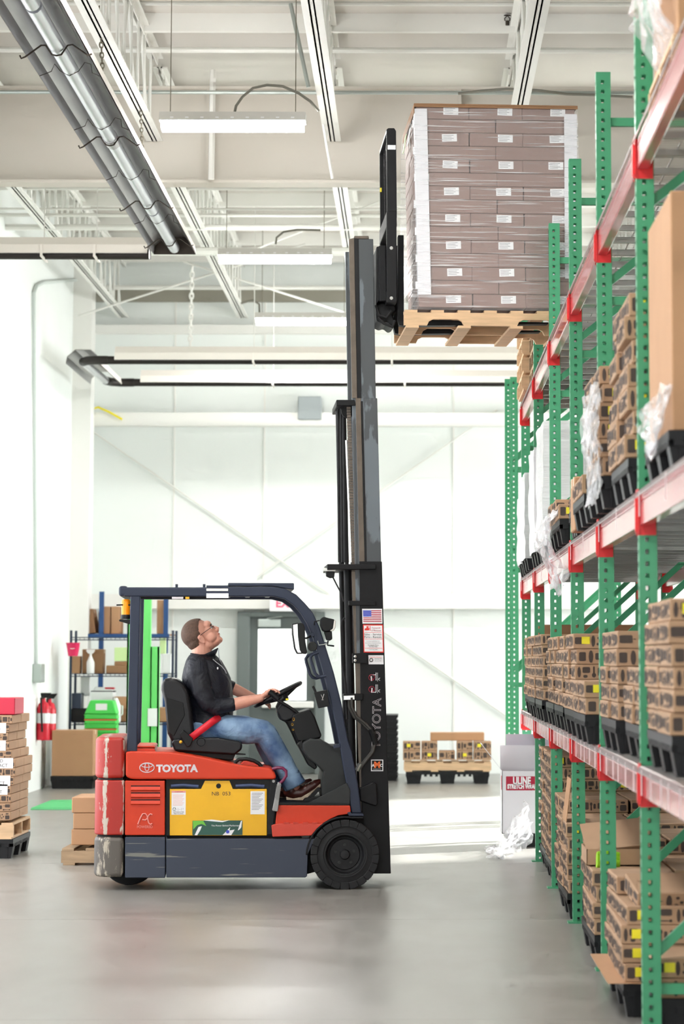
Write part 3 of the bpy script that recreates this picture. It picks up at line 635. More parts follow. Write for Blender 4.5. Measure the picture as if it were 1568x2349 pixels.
MB().lathe([(0, 0), (.06, 0), (.065, .03), (.065, .2), (.03, .28), (.02, .3), (0, .3)], (0, 0, 0), 'z', 14).build('body', 'white_plastic', j, smooth=50); MB().tube([(.05, -.02, .2), (.085, -.02, .2), (.085, -.02, .1), (.06, -.02, .08)], .01, 6).build('handle', 'white_plastic', j)
gz = sz(1687)
for i in range(5):
    o = MB(); s1 = 1-.02*i
    o.prism([(-.2, 0), (.2, 0), (.19, .055), (-.19, .055)], -.16, .16); ob = o.build('green_bin', 'bin_green', bevel=.01); ob.location = (sx(240), SYs-.28, gz+i*.058-.02); tag(ob, 'green plastic bin, %s from the bottom of the nested stack' % 'first second third fourth fifth'.split()[i], 'bin', 'nested green bins')
    MB().box(-.2, .2, -.165, -.16, .04, .056).build('rim', 'orange_stripe' if i in (1, 3) else 'bin_green', ob)
o = MB().prism([(-.2, 0), (.2, 0), (.15, .17), (-.13, .17)], -.16, .16).build('green_bin', 'bin_green', bevel=.015); o.location = (sx(240), SYs-.28, gz+.27); tag(o, 'inverted green plastic bin with white label on top of the nested stack', 'bin'); MB().box(-.06, .08, -.163, -.16, .05, .13).build('label', 'paper', o)
st_ = MB().box(sx(215)-.0, sx(270), SYs-.48, SYs-.05, 0, gz-.03).build('stand_box', 'kraft', bevel=.006); tag(st_, 'big brown box on the floor under the green bins', 'box'); MB().box(sx(215), sx(270), SYs-.27, SYs-.25, gz-.031, gz-.029).build('tape', 'cream_tape', st_)
plain_box((sx(190), SYs-.75, .15), .5, .45, .55, 'large plain brown box with open top on a low black pallet', 'kraft')
black_pallet((sx(190), SYs-.75, 0), .52, .5, 'low black pallet under the large plain brown box by the shelving')
MB_ = MB().box(sx(158), sx(168), SYs-.2, SYs-.12, .35, 1.02).build('dark_panel', 'black_plastic'); tag(MB_, 'narrow dark panel leaning at the left shelving post', 'panel')
MB_.location.z = -.35
tag(bxp(MB(), 259, 272, 1620, 1657, SYs-.1, SYs-.02).build('navy_bin', 'navy_plastic', bevel=.01), 'navy blue plastic bin beside the white jug', 'bin').location.z = 0
# blue rack behind the shelving with boxes
BY = 36.2
def bx_(px): return at(px, 1500, BY).x
br = empty('blue_rack', (bx_(180), BY, 0)); tag(br, 'blue steel rack behind the wire shelving with boxes on its top beam', 'rack'); obx = bx_(180)
for px in (180, 231, 379):
    MB().box(bx_(px)-obx-.03, bx_(px)-obx+.03, 0, .06, 0, at(200, 1357 if px != 379 else 1370, BY).z).build('post', 'rack_blue', br)
zb0, zb1 = at(200, 1464, BY).z, at(200, 1454, BY).z
MB().box(bx_(168)-obx, bx_(388)-obx, -.05, 0, zb0, zb1).build('beam', 'rack_blue', br); MB().box(bx_(168)-obx, bx_(388)-obx, 0, .9, zb1-.02, zb1).build('deck', 'kraft_dark', br)
def bbox(px0, px1, py0, label, m='kraft', rot=None, dep=.5, dy=.1):
    x0, x1 = bx_(px0), bx_(px1); h = at(200, py0, BY).z-zb1
    return plain_box(((x0+x1)/2, BY+dy+dep/2, zb1+.002), x1-x0, dep, h, label, m, rot=rot)
bbox(184, 216, 1398, 'tall brown box leaning left on the blue rack', rot=(0, -.16, 0), dy=.12)
bbox(218, 229, 1402, 'dark-sided box between the leaning box and the blue post', 'kraft_dark', dy=.3)
bbox(233, 249, 1391, 'narrow upright brown box right of the blue post')
bbox(251.5, 271, 1391, 'wider upright brown box second right of the blue post')
bbox(357, 374, 1376, 'tall brown box on the blue rack right of the green mast', dy=.1)
# green stacker machine behind the truck
GY = 31.5
def gx(px): return at(px, 1500, GY).x
gm = empty('pallet_stacker', (gx(328), GY, 0)); tag(gm, 'bright green upright pallet stacker mast standing behind the truck post', 'stacker'); gox = gx(328); gzt = at(300, 1362, GY).z
for a_, c_ in ((291, 309), (344, 365)):
    m_ = MB(); x0, x1 = gx(a_)-gox, gx(c_)-gox; m_.box(x0, x1, 0, .02, .1, gzt if a_ < 300 else gzt-.6); m_.box(x0, x0+.02, 0, .12, .1, gzt if a_ < 300 else gzt-.6); m_.box(x1-.02, x1, 0, .12, .1, gzt if a_ < 300 else gzt-.6); m_.build('mast_channel', 'green_machine', gm)
m_ = MB(); x0, x1 = gx(322)-gox, gx(345)-gox; m_.box(x0, x1, -.02, .1, .1, gzt+.02); m_.box(x0+.02, x1-.02, -.03, -.02, .3, gzt-.4); m_.build('inner_mast', 'green_machine', gm)
MB().cyl((gx(315)-gox, .05, .1), (gx(315)-gox, .05, gzt), .018, 8).build('lift_cylinder', 'green_machine', gm)
MB().box(gx(291)-gox, gx(365)-gox, .0, .12, gzt-.06, gzt).build('cross_head', 'green_machine', gm); MB().box(gx(291)-gox, gx(365)-gox, -.1, .5, .06, .22).build('base', 'green_machine', gm, bevel=.02)
for x in (gx(297)-gox, gx(358)-gox): MB().box(x-.05, x+.05, -.9, .0, .04, .12).build('outrigger', 'green_machine', gm, bevel=.01); MB().cyl((x-.04, -.8, .04), (x+.04, -.8, .04), .04, 10).build('wheel', 'black_plastic', gm)
MB().box(gx(340)-gox, gx(362)-gox, -.03, -.015, .8, 1.0).build('placard', 'paper', gm)
# fire extinguishers on the left wall
def extinguisher(Y, px, label, m='extinguisher_red'):
    zc = atx(px, 1700, XL+.18).z; o = empty('fire_extinguisher', (XL+.079, Y, zc)); tag(o, label, 'fire extinguisher')
    MB().lathe([(0, 0), (.075, 0), (.08, .02), (.08, .36), (.06, .43), (.025, .46), (.02, .5), (0, .5)], (0, 0, 0), 'z', 16).build('cylinder', m, o, smooth=50)
    MB().lathe([(.081, .2), (.081, .32)], (0, 0, 0), 'z', 16).build('label', 'paper', o)
    MB().prism([(-.03, .5), (.05, .5), (.09, .56), (-.04, .56)], -.012, .012).build('valve_lever', 'black_plastic', o); MB().tube([(0, 0, .5), (-.02, -.1, .5), (-.01, -.12, .35), (0, -.1, .1)], .012, 6).build('hose', 'black_plastic', o, smooth=60); return o
extinguisher(33.2, 108, 'red fire extinguisher on the left wall, nearer of two'); extinguisher(33.75, 122, 'red fire extinguisher on the left wall, farther one with a bright label')
# ------------------------------------------------------------ pallet rack
XF = .95; UY = [9.1+2.5*i for i in range(7)]; ZT = 4.6; PIT = .0508; UW = .076
LV = [(.985, 1.105), (2.115, 2.25), (3.635, 3.765)]       # beam bottom / top
def plate_holes(mb, fn, W, H, cols, hw=.017, hh=.02):
    """perforated plate: fn(u,v) maps to 3-D; columns of square holes at pitch"""
    n = int(H/PIT); edges = [0]
    for c in cols: edges += [c-hw/2, c+hw/2]
    edges.append(W)
    for i in range(len(edges)-1):
        u0, u1 = edges[i], edges[i+1]
        if i % 2 == 0: mb.add([fn(u0, 0), fn(u1, 0), fn(u1, H), fn(u0, H)], [(0, 1, 2, 3)])
        else:
            vs = []; v = 0
            for k in range(n):
                c = (k+.5)*PIT; mb.add([fn(u0, v), fn(u1, v), fn(u1, c-hh/2), fn(u0, c-hh/2)], [(0, 1, 2, 3)]); v = c+hh/2
            mb.add([fn(u0, v), fn(u1, v), fn(u1, H), fn(u0, H)], [(0, 1, 2, 3)])
def upright_mesh(H):
    mb = MB(); t = .0025
    for o_ in (0, t):
        plate_holes(mb, lambda u, v: (u, -UW/2+o_, v), UW, H, [.034]); plate_holes(mb, lambda u, v: (u, UW/2-o_, v), UW, H, [.034])
        plate_holes(mb, lambda u, v: (o_, u-UW/2, v), UW, H, [.022, .054])
    for s in (-1, 1): mb.box(UW-t, UW, s*UW/2-(.02 if s > 0 else 0), s*UW/2+(.02 if s < 0 else 0), 0, H)
    for s in (-1, 1): mb.box(0, UW, s*UW/2-t/2, s*UW/2+t/2, H-t, H)
    return mb
UPO = None
def frame(Y, X=XF, H=ZT, D=1.07, label='', rear=True):
    global UPO
    f = empty('rack_frame', (X, Y, 0)); tag(f, label, 'rack frame', 'green rack frames along the aisle')
    if UPO is None or H != ZT:
        u = upright_mesh(H).build('upright', 'green_rack', f)
        if H == ZT: UPO = u
    else: u = share(UPO, 'upright', f)
    if rear: share(u, 'upright', f, (D, 0, 0), (0, 0, math.pi))
    MB().box(-.03, .11, -.06, .06, 0, .008).build('foot_plate', 'green_rack', f)
    if rear: MB().box(D-.11, D+.03, -.06, .06, 0, .008).build('foot_plate', 'green_rack', f)
    for z in (.2, 1.31, 2.42, 3.4, 4.34):
        if z < H: MB().box(UW-.01, D-UW+.01, -.016, .016, z-.022, z+.022).build('strut', 'green_rack', f)
    for z0, z1 in ((.35, 1.2), (1.45, 2.3), (2.6, 3.3), (3.5, 4.25)):
        if z1 < H: MB().bar((UW-.01, 0, z0), (D-UW+.01, 0, z1), .03, .04, (0, 0, 1)).build('brace', 'green_rack', f)
    return f
ORD = ['just outside the picture at the right', 'nearest the camera', 'second from the camera', 'third from the camera', 'fourth from the camera beside the raised load', 'fifth from the camera', 'sixth, at the far end of the red beams']
for i, y in enumerate(UY): frame(y, label='perforated green rack frame, '+ORD[i])
frame(26.75, .945, 4.3, label='perforated green end frame standing beyond the white lettered carton'); frame(26.6+.35, .90, 4.3, label='perforated green frame farthest along the aisle, behind the end frame')
BO = {}
BAYN = ['at the right picture edge', 'in the nearest full bay', 'in the second bay from the camera', 'in the third bay from the camera', 'in the fourth bay from the camera', 'in the farthest bay']
LN = ['low', 'middle', 'top']
def beam(X, k, lv, side, label):
    z0, z1 = LV[lv]; y0, y1 = UY[k]+UW/2, UY[k+1]-UW/2; key = (lv, side)
    o = empty('rack_beam', (X, y0, z0)); tag(o, label, 'rack beam', 'red rack beams')
    L_ = y1-y0; h = z1-z0
    if key not in BO:
        s = 1 if side == 0 else -1
        def bx2(mb, x0, x1, *r): return mb.box(min(s*x0, s*x1), max(s*x0, s*x1), *r)
        b = MB(); bx2(b, .004, .054, .006, L_-.006, 0, h*.76); bx2(b, .004, .03, .006, L_-.006, h*.76, h); b1 = b.build('beam_body', 'red_rack', o, bevel=.006)
        c = MB(); bx2(c, -.006, -.001, -.03, .012, -.03, h+.02); bx2(c, -.006, .072, -.0, .005, -.04, h+.0); bx2(c, -.014, -.006, -.04, -.015, -.02, h-.02)
        for zz in (-.03, .03, .09): bx2(c, -.012, -.006, -.045, -.03, zz, zz+.012)
        c1 = c.build('connector', 'red_clip', o); c2 = share(c1, 'connector', o, (0, L_, 0), (0, 0, 0), (1, -1, 1)); BO[key] = (b1, c1)
    else:
        b1, c1 = BO[key]; share(b1, 'beam_body', o); share(c1, 'connector', o); share(c1, 'connector', o, (0, L_, 0), (0, 0, 0), (1, -1, 1))
DK = None
def deck(k, half, lv, label):
    global DK
    z1 = LV[lv][1]; wd = 1.19; y0 = UY[k]+UW/2+.01+half*(wd+.015)
    o = empty('wire_deck', (XF, y0, z1)); tag(o, label, 'wire deck', 'wire decks on the rack')
    if DK is None:
        m = MB(); n = 24
        for i in range(n+1):
            y = wd*i/n; sag = .0
            m.tube([(-.012, y, -.016), (-.01, y, .004), (.0, y, .009), (1.07, y, .009)], .0028, 4)
        for x in (.02, .2, .38, .56, .74, .92, 1.06): m.tube([(x, 0, .004), (x, wd, .004)], .0035, 4)
        m.tube([(-.013, 0, -.016), (-.013, wd, -.016)], .003, 4)
        w_ = m.build('wire_mesh', 'deck_wire', o); w_['kind'] = 'stuff'
        c = MB().box(.034, 1.035, -.02, .02, -.03, .0).build('support_channel', 'deck_wire', o, loc=(0, .15, 0)); h = MB().box(-.015, -.011, -.006, .006, -.11, .0).build('hook', 'wire_white', o, loc=(0, .15, 0))
        DK = (w_, c, h); ys_ = (.6, 1.04)
    else:
        w_, c, h = DK; a = share(w_, 'wire_mesh', o); a['kind'] = 'stuff'; ys_ = (.15, .6, 1.04)
    for y in ys_:
        share(c, 'support_channel', o, (0, y, 0))
        if lv == 0 or (lv == 1 and y > .8): share(h, 'hook', o, (0, y, 0), scale=(1, .9 if lv == 0 else .5, .95))
for k in range(6):
    for lv in range(3):
        beam(XF, k, lv, 0, 'glossy red %s rack beam facing the aisle %s' % (LN[lv], BAYN[k]))
        if k >= 3: beam(XF+1.07, k, lv, 1, 'red %s rear rack beam behind the goods %s' % (LN[lv], BAYN[k]))
        for hf in range(2): deck(k, hf, lv, 'grey wire deck, %s half of the %s level %s' % (('near', 'far')[hf], LN[lv], BAYN[k]))
# ------------------------------------------------------------ goods on the rack
ORDN = ['bottom', 'second', 'third', 'fourth', 'fifth', 'sixth', 'seventh', 'eighth', 'ninth', 'tenth', 'eleventh', 'twelfth']
COLN = ['aisle side', 'second from the aisle', 'third from the aisle', 'fourth from the aisle']
rnd = random.Random(11)
def stack(x0, y0, z0, nx, ny, nl, w_, d_, h_, where, stick=.25, jit=.012, skip=(), var=None, front_only=True):
    """cartons on a pallet, from the aisle corner (x0,y0) to the right and away"""
    for l in range(nl):
        for j in range(ny):
            for i in range(nx):
                if i > 0 and j > 0 and l < nl-1 and front_only: continue          # buried in the load
                if (i, j, l) in skip: continue
                nm = 'printed carton, %s layer%s%s, %s' % (ORDN[l], ('' if nx == 1 else (' aisle', ' second', ' third')[i]+' column'), ('' if ny == 1 else (' front', ' back')[j]), where)
                carton((x0+w_*(i+.5)+rnd.uniform(-jit, jit), y0+d_*(j+.5)+rnd.uniform(-jit/3, jit/3), z0+l*(h_+.002)+.002), w_-.006, d_-.006, h_, ' '.join(nm.split()).replace(' ,', ','), 'cartons '+where, (i+j+l*2) % 3 if var is None else var, rz=rnd.uniform(-.015, .015), sticker=rnd.random() < stick)
def load(bay, pos, lv, nx, ny, nl, w_, d_, h_, where, x0=XF-.02, pallet='black', **kw):
    y0 = UY[bay]+.09+pos; z = 0 if lv == 0 else LV[lv-1][1]+.014; W = max(nx*w_, .95); D = ny*d_
    if pallet == 'black': black_pallet((x0+W/2, y0+D/2, z), W, D, 'black plastic pallet under cartons, '+where); z += .15
    stack(x0, y0, z, nx, ny, nl, w_, d_, h_, where, **kw)
    return x0, y0, z
# floor level
load(1, .55, 0, 2, 2, 4, .42, .55, .08, 'nearest floor load', stick=.8, x0=XF-.03)
stack(XF-.03, UY[1]+1.22, .48, 1, 1, 1, .3, .5, .08, 'upper pile on nearest floor load', stick=1)
stack(XF+.38, UY[1]+1.0, .48, 1, 1, 3, .45, .65, .08, 'rear pile behind nearest floor load', stick=.1)
load(1, -.02, 0, 2, 1, 2, .45, .5, .08, 'low front load, nearest bay floor', stick=.3, x0=XF+.06)
load(2, .12, 0, 2, 2, 4, .42, .55, .08, 'near floor load, second bay', stick=.2)
load(2, 1.3, 0, 2, 2, 5, .42, .5, .08, 'far floor load, second bay', stick=.2, x0=XF+.05)
load(3, .12, 0, 2, 2, 5, .42, .52, .082, 'near floor load, third bay', stick=.15)
load(3, 1.25, 0, 2, 2, 6, .42, .52, .082, 'far floor load, third bay', stick=.15, x0=XF+.02)
load(4, .15, 0, 2, 2, 9, .44, .5, .08, 'tall floor stack, fourth bay', stick=.1, x0=XF+.015)
load(4, 1.3, 0, 2, 2, 9, .44, .5, .08, 'far floor stack, fourth bay', stick=.1, x0=XF+.03)
# first shelf level
load(0, 1.2, 1, 2, 2, 6, .46, .55, .084, 'low shelf at right picture edge', stick=.4, x0=XF+.02)
load(1, .1, 1, 2, 2, 3, .46, .5, .082, 'low shelf, nearest bay front load', stick=.35, x0=XF+.03)
load(1, 1.3, 1, 2, 2, 5, .48, .5, .082, 'low shelf, nearest bay rear load', stick=.35, x0=XF-.0)
load(2, .15, 1, 2, 2, 2, .5, .5, .085, 'low shelf, second bay front load', stick=.2, x0=XF-.06)
load(2, 1.25, 1, 2, 2, 5, .48, .52, .084, 'low shelf, second bay rear load', stick=.3, x0=XF-.05)
load(3, .12, 1, 2, 2, 5, .48, .52, .084, 'low shelf, third bay front load', stick=.3, x0=XF-.04)
load(3, 1.25, 1, 2, 2, 5, .48, .52, .084, 'low shelf, third bay rear load', stick=.3, x0=XF-.04)
load(4, .15, 1, 2, 2, 6, .46, .52, .075, 'low shelf, fourth bay front load', stick=.15, x0=XF-.05)
load(4, 1.3, 1, 2, 2, 6, .46, .52, .075, 'low shelf, fourth bay rear load', stick=.15, x0=XF-.05)
load(5, .3, 1, 2, 2, 6, .46, .52, .075, 'low shelf, farthest bay', stick=.15, x0=XF-.02)
plain_box((XF+.55, UY[5]+1.9, LV[0][1]+.02), .9, .6, .72, 'plain brown box standing at the far end of the farthest low shelf', 'kraft_dark')
# second shelf level
load(1, .05, 2, 2, 2, 7, .46, .5, .1, 'middle shelf stack beside big plain box', stick=.3, x0=XF-.03, jit=.02)
x0, y0, z0 = load(1, 1.22, 2, 2, 2, 6, .48, .52, .085, 'yellow-labelled middle shelf stack', stick=1, x0=XF-.07)
load(2, .12, 2, 3, 2, 1, .33, .5, .1, 'low middle shelf pile, second bay', stick=.3, x0=XF-.06)
for j in range(2): plain_box((XF+.12, UY[2]+1.32+.19*j, LV[1][1]+.022), .34, .18, .3, 'plain tan box, %s of two beside the low carton pile on the middle shelf' % ('near', 'far')[j], 'kraft')
load(2, 1.55, 2, 2, 1, 1, .4, .5, .09, 'leftover middle shelf pile, second bay', stick=.6, x0=XF-.03)
load(3, .2, 2, 2, 2, 1, .4, .5, .09, 'low middle shelf pile, third bay', stick=.6, x0=XF-.05)
load(3, 1.3, 2, 2, 2, 2, .4, .5, .09, 'middle shelf, third bay rear load', stick=.4, x0=XF-.03)
# big plain box in the near bay
bz = LV[1][1]+.014
black_pallet((XF+.56, UY[0]+1.72, bz), 1.1, 1.05, 'black plastic pallet under the big plain box at the right edge'); plain_box((XF+.56, UY[0]+1.75, bz+.152), 1.06, 1.0, .92, 'big plain tan box at the right picture edge on the middle shelf', 'kraft', tape=False)
# wrapped loads in the far bays of the middle shelf
def wrapped(bay, pos, nl, where, x0, W=.95, D=1.05, h_=.1):
    y0 = UY[bay]+.09+pos; z = LV[1][1]+.014
    black_pallet((x0+W/2, y0+D/2, z), W, D, 'black plastic pallet under wrapped cartons, '+where); z += .15
    stack(x0+.01, y0+.01, z, 2, 2, nl, (W-.02)/2, (D-.02)/2, h_, 'inside wrap, '+where, stick=0, jit=.004)
    mb = MB(); a = .012; H = nl*(h_+.002)+.01; n = 10
    ring = [(x0-a, y0-a), (x0+W+a, y0-a), (x0+W+a, y0+D+a), (x0-a, y0+D+a)]; pts = []
    for q in range(4):
        p0, p1 = ring[q], ring[(q+1) % 4]
        for t in range(6): pts.append((p0[0]+(p1[0]-p0[0])*t/6, p0[1]+(p1[1]-p0[1])*t/6))
    r2 = random.Random(bay*7+int(pos*10)); vs = []
    for r_ in range(n+1):
        for (x, y) in pts: vs.append((x+r2.uniform(-.008, .008), y+r2.uniform(-.008, .008), z-.06+(H+.06)*r_/n))
    k = len(pts); mb.add(vs, [(r_*k+i, r_*k+(i+1) % k, (r_+1)*k+(i+1) % k, (r_+1)*k+i) for r_ in range(n) for i in range(k)])
    o = mb.build('stretch_wrap', 'film_milky', smooth=60); tag(o, 'white milky stretch wrap around the '+where, 'plastic film')
wrapped(4, .25, 8, 'tall middle shelf load, fourth bay', XF-.02)
wrapped(4, 1.4, 7, 'middle shelf rear load, fourth bay', XF-.03, D=.95)
wrapped(5, .2, 6, 'middle shelf front load, farthest bay', XF-.05, D=.95)
wrapped(5, 1.35, 5, 'middle shelf rear load, farthest bay', XF-.03, D=.95)
def hang(u_, v_): return (XF-.06-.05*math.sin(v_*5)-.03*u_, UY[3]+.35+1.35*u_, LV[1][1]+.22-.52*v_*(1-.35*abs(u_-.45)))
crumple('plastic_film', hang, 16, 12, 'film_cloudy', 'torn clear plastic film hanging over the middle red beam of the third bay', 5, .025)
def hang2(u_, v_): return (XF-.082-.012*math.sin(v_*6), UY[1]+1.2+1.1*u_, LV[1][1]+.62-.55*v_)
crumple('plastic_film', hang2, 14, 10, 'film_cloudy', 'loose clear wrap on the aisle side of the yellow-labelled carton stack', 8, .02)
def hang3(u_, v_): return (XF+.022-.05*v_, UY[0]+1.25+1.0*u_, LV[1][1]+.36-.28*v_*(1-abs(u_-.3)))
crumple('plastic_film', hang3, 12, 8, 'film_cloudy', 'torn wrap hanging below the big plain box onto its black pallet', 9, .02)
# top level
tz = LV[2][1]+.014
plain_box((XF+.5, UY[0]+1.6, tz+.15), .9, 1.0, .85, 'tan box on the top shelf at the upper right corner', 'kraft'); wood_pallet(.95, 1.05, 'wood', 6, False, 'wooden pallet under the tan box at the upper right corner', (XF+.5, UY[0]+1.6, tz))
def hang4(u_, v_): return (XF+.02-.06*math.sin(v_*4), UY[0]+1.15+.9*u_, tz+.62-.5*v_)
crumple('plastic_film', hang4, 12, 8, 'film_cloudy', 'clear wrap hanging off the tan box in the upper right corner', 12, .03)
for i in range(4): wood_pallet(.98, 1.05, 'wood', 6, False, 'empty wooden pallet, %s up in the far bay top shelf stack' % ORDN[i].replace('bottom', 'first'), (XF+.44, UY[5]+1.64, tz+i*.147))
for i in range(3): wood_pallet(.98, 1.0, 'wood_weathered', 6, False, 'weathered empty pallet, %s up, top shelf beyond the raised load' % ORDN[i].replace('bottom', 'first'), (XF+.5, UY[5]+.58, tz+i*.147))
# ------------------------------------------------------------ loose extras on the near floor goods
mat('lime_cloth', (160, 214, 40), .7)
lc = MB()
for i in range(3): lc.tube([(0, 0, .012+.02*i), (.05, .01, .016+.02*i), (.12, .0, .012+.02*i)], [.012, .016, .01], 8, flat=2.6)
o = lc.build('folded_cloth', 'lime_cloth', smooth=60); o.location = (XF-.0, UY[2]+.3, .494); tag(o, 'folded lime green cloth on the floor cartons of the second bay', 'cloth')
# ------------------------------------------------------------ forklift truck (side view measured on its near flank)
PHI = R(4.0); FO = Vector((-.464, 18.97, 0)); fw = Vector((math.cos(PHI), math.sin(PHI), 0)); fn_ = Vector((-math.sin(PHI), math.cos(PHI), 0))
def L3(px, py, d=0.0):
    r = ray(px, py); t = (FO.dot(fn_)+d)/r.dot(fn_); p = Vector((r.x*t, r.y*t, EYE+r.z*t))-FO; return Vector((p.dot(fw), d, p.z))
def L2(pts, d): return [(q.x, q.z) for q in (L3(x, y, d) for x, y in pts)]
mat('truck_orange', (204, 60, 32), .4, var=.06, scale=2.5, spec=.3)
mat('truck_orange_dull', (204, 64, 44), .45, var=.08, scale=5)
xw_ = L3(241, 1850, .03).x; xe_ = L3(283, 1850, .03).x
worn_band('cw_red', (166, 34, 22), (186, 176, 162), .45, [(xw_, .045, .22), (xe_, .022, .22)], .655, 20)
worn_band('cw_grey', (92, 86, 80), (176, 166, 150), .5, [(xw_, .06, .12), (xe_, .03, .15)], .6, 14)
worn('slate_scuffed', (47, 55, 72), (120, 120, 114), .45, .63, 6, (.3, 1, 7))
mat('slate', (44, 51, 68), .45, spec=.3, var=.04, scale=4)
mat('mast_black', (17, 17, 19), .5, var=.1, scale=5, spec=.25); worn('mast_grease', (64, 68, 71), (98, 106, 112), .4, .56, 4, (2, 2, .6))
mat('mast_edge', (98, 88, 78), .4, metal=.5, var=.15, scale=12)
mat('battery_yellow', (232, 176, 14), .42, var=.06, scale=5)
mat('rubber', (26, 26, 28), .8, var=.1, scale=10, bump=.1); mat('rim_dark', (30, 30, 32), .5, spec=.3); mat('vinyl_black', (15, 15, 18), .42, spec=.35, bump=.06, bscale=120)
mat('dash_black', (13, 14, 15), .5, spec=.3); mat('dash_grey', (48, 50, 50), .6, spec=.3); mat('steel', (200, 200, 196), .25, metal=.9); mat('hose', (60, 58, 54), .5)
mat('amber', (240, 140, 10), .2, emit=.15); mat('mirror_glass', (190, 190, 192), .08, metal=1); mat('lamp_lens', (222, 218, 210), .2); mat('decal_silver', (206, 200, 204), .4); mat('decal_pale', (232, 150, 140), .5)
mat('flag_blue', (60, 76, 190), .5); mat('flag_red', (176, 30, 56), .5); mat('decal_red', (226, 52, 40), .5); mat('decal_orange', (236, 110, 44), .5); mat('sticker_green', (16, 74, 60), .35, var=.3, scale=3); mat('sticker_lime', (110, 190, 60), .4); mat('belt_red', (226, 34, 52), .45); mat('handle_purple', (110, 24, 66), .3); mat('gold', (220, 170, 60), .3, metal=.9); mat('plug_grey', (150, 150, 148), .5)
fk = empty('forklift', FO, PHI); tag(fk, 'orange and slate electric forklift truck with raised mast', 'forklift')
def ext(name, pts, d0, d1, m, bevel=.006, parent=None, at_d=None, seg=2):
    return MB().prism(L2(pts, d0 if at_d is None else at_d), d0, d1).build(name, m, parent or fk, bevel=bevel, seg=seg, smooth=32 if bevel else None)
def ltube(name, pts, d, r, m, parent=None, n=8, dd=None):
    P = [L3(x, y, d) if dd is None else L3(x, y, dd[i]) for i, (x, y) in enumerate(pts)]
    return MB().tube(P, r, n).build(name, m, parent or fk, smooth=60)
NE, FA = .03, 1.04         # body flanks
# counterweight, rounded in plan
def plan(x0, x1, r=.13, y0=NE, y1=FA):
    p = [(x1, y0), (x1, y1)]
    for cy_, a0 in ((y1-r, 90), (y0+r, 180)):
        for i in range(7): a = R(a0+15*i); p.append((x0+r+r*math.cos(a), cy_+r*math.sin(a)))
    return p
xl, xr = L3(215.5, 1850, NE).x, L3(284.5, 1850, NE).x
def zpx(py, d=NE): return L3(250, py, d).z
def cw(name, y0, y1, m, bev, x0=xl, x1=xr): return MB().prism(plan(x0, x1), zpx(y1), zpx(y0), 'z').build(name, m, fk, bevel=bev, seg=3, smooth=32)
cw('counterweight_cap', 1691, 1786, 'cw_red', .028); cw('counterweight', 1790, 1916, 'cw_red', .012); cw('counterweight_skirt', 1920, 2013, 'cw_grey', .03)
MB().prism(plan(xl+.02, xr-.01, y0=NE+.02, y1=FA-.02), zpx(2000), zpx(1700), 'z').build('counterweight_core', 'dark_hole', fk)
# rear side panels
panel = ext('side_panel', [(286.5, 1791), (378, 1791), (378, 1916), (286.5, 1916)], NE, FA, 'truck_orange', .006)
for i, py in enumerate((1809, 1825, 1841)):
    q = MB(); a, c = L3(300, py, NE), L3(367, py, NE); q.add([(a.x, NE-.001, a.z+.014), (c.x, NE-.001, c.z+.014), (c.x, NE-.012, c.z-.008), (a.x, NE-.012, a.z-.008), (c.x, NE-.001, c.z-.016), (a.x, NE-.001, a.z-.016)], [(0, 1, 2, 3), (3, 2, 4, 5)]); q.build('louvre', 'truck_orange', panel); MB().box(a.x, c.x, NE-.0012, NE, a.z+.012, a.z+.021).build('louvre_shade', 'dark_hole', panel)  # thin dark strip paints the shade in the groove above each louvre
def logo_ac():
    m_ = MB(); pts = [(316, 1891), (322, 1876), (327, 1867), (333, 1866), (337, 1871), (339, 1881), (341, 1888), (345, 1891), (349, 1889)]
    m_.tube([L3(x, y, NE-.002) for x, y in pts], .0045, 5); m_.tube([L3(x, y, NE-.002) for x, y in ((349, 1869), (345, 1867), (341, 1870), (338, 1877), (333, 1881), (326, 1880))], .0045, 5)
    return m_.build('ac_emblem', 'decal_pale', panel)
logo_ac(); text('POWERED', .026, L3(332, 1897, NE-.001), (1, 0, 0), (0, 0, 1), 'decal_pale', panel, width=.105)
ext('rear_skirt', [(286.5, 1920), (379, 1920), (379, 2014), (286.5, 2014)], NE, FA, 'slate_scuffed', .006)
ext('chassis_rail', [(381, 1917), (384, 1924), (722, 1924), (706, 1960), (704, 2010), (700, 2013), (381, 2013)], NE-.005, FA+.005, 'slate_scuffed', .012)
ext('chassis_core', [(290, 1800), (700, 1925), (700, 2000), (290, 2000)], NE+.05, FA-.05, 'dark_hole', 0)
# battery
bat = ext('battery', [(389, 1810), (612, 1810), (612, 1917), (389, 1917)], NE+.02, FA-.02, 'battery_yellow', .004)
bd = NE+.02
lug = MB().prism(L2([(460, 1811), (470, 1791), (526, 1791), (534, 1811)], bd), bd, bd+.02).build('lifting_tab', 'battery_yellow', bat); c_ = L3(501, 1803, bd); MB().lathe([(0, -.001), (.017, -.001), (.017, .004)], c_, 'y', 14).build('lifting_hole', 'dark_hole', lug)
def sticker(name, px0, px1, py0, py1, d, m, parent, t=.0012):
    a, c = L3(px0, py1, d), L3(px1, py0, d); return MB().box(a.x, c.x, d-t, d, a.z, c.z).build(name, m, parent)
s1 = sticker('warning_label', 393, 426, 1814, 1869, bd, 'paper', bat); sticker('label_header', 393.5, 425.5, 1814.5, 1818, bd-.0013, 'decal_pale', s1)
text('A DANGER', .011, L3(410, 1816.2, bd-.003), (1, 0, 0), (0, 0, 1), 'flag_red', s1)
ln = MB()
for i in range(9): a, c = L3(396, 1823+3*i, bd-.002), L3(422-2*(i % 3), 1823.7+3*i, bd-.002); ln.quad((a.x, bd-.0016, a.z), (c.x, bd-.0016, a.z), (c.x, bd-.0016, c.z), (a.x, bd-.0016, c.z))
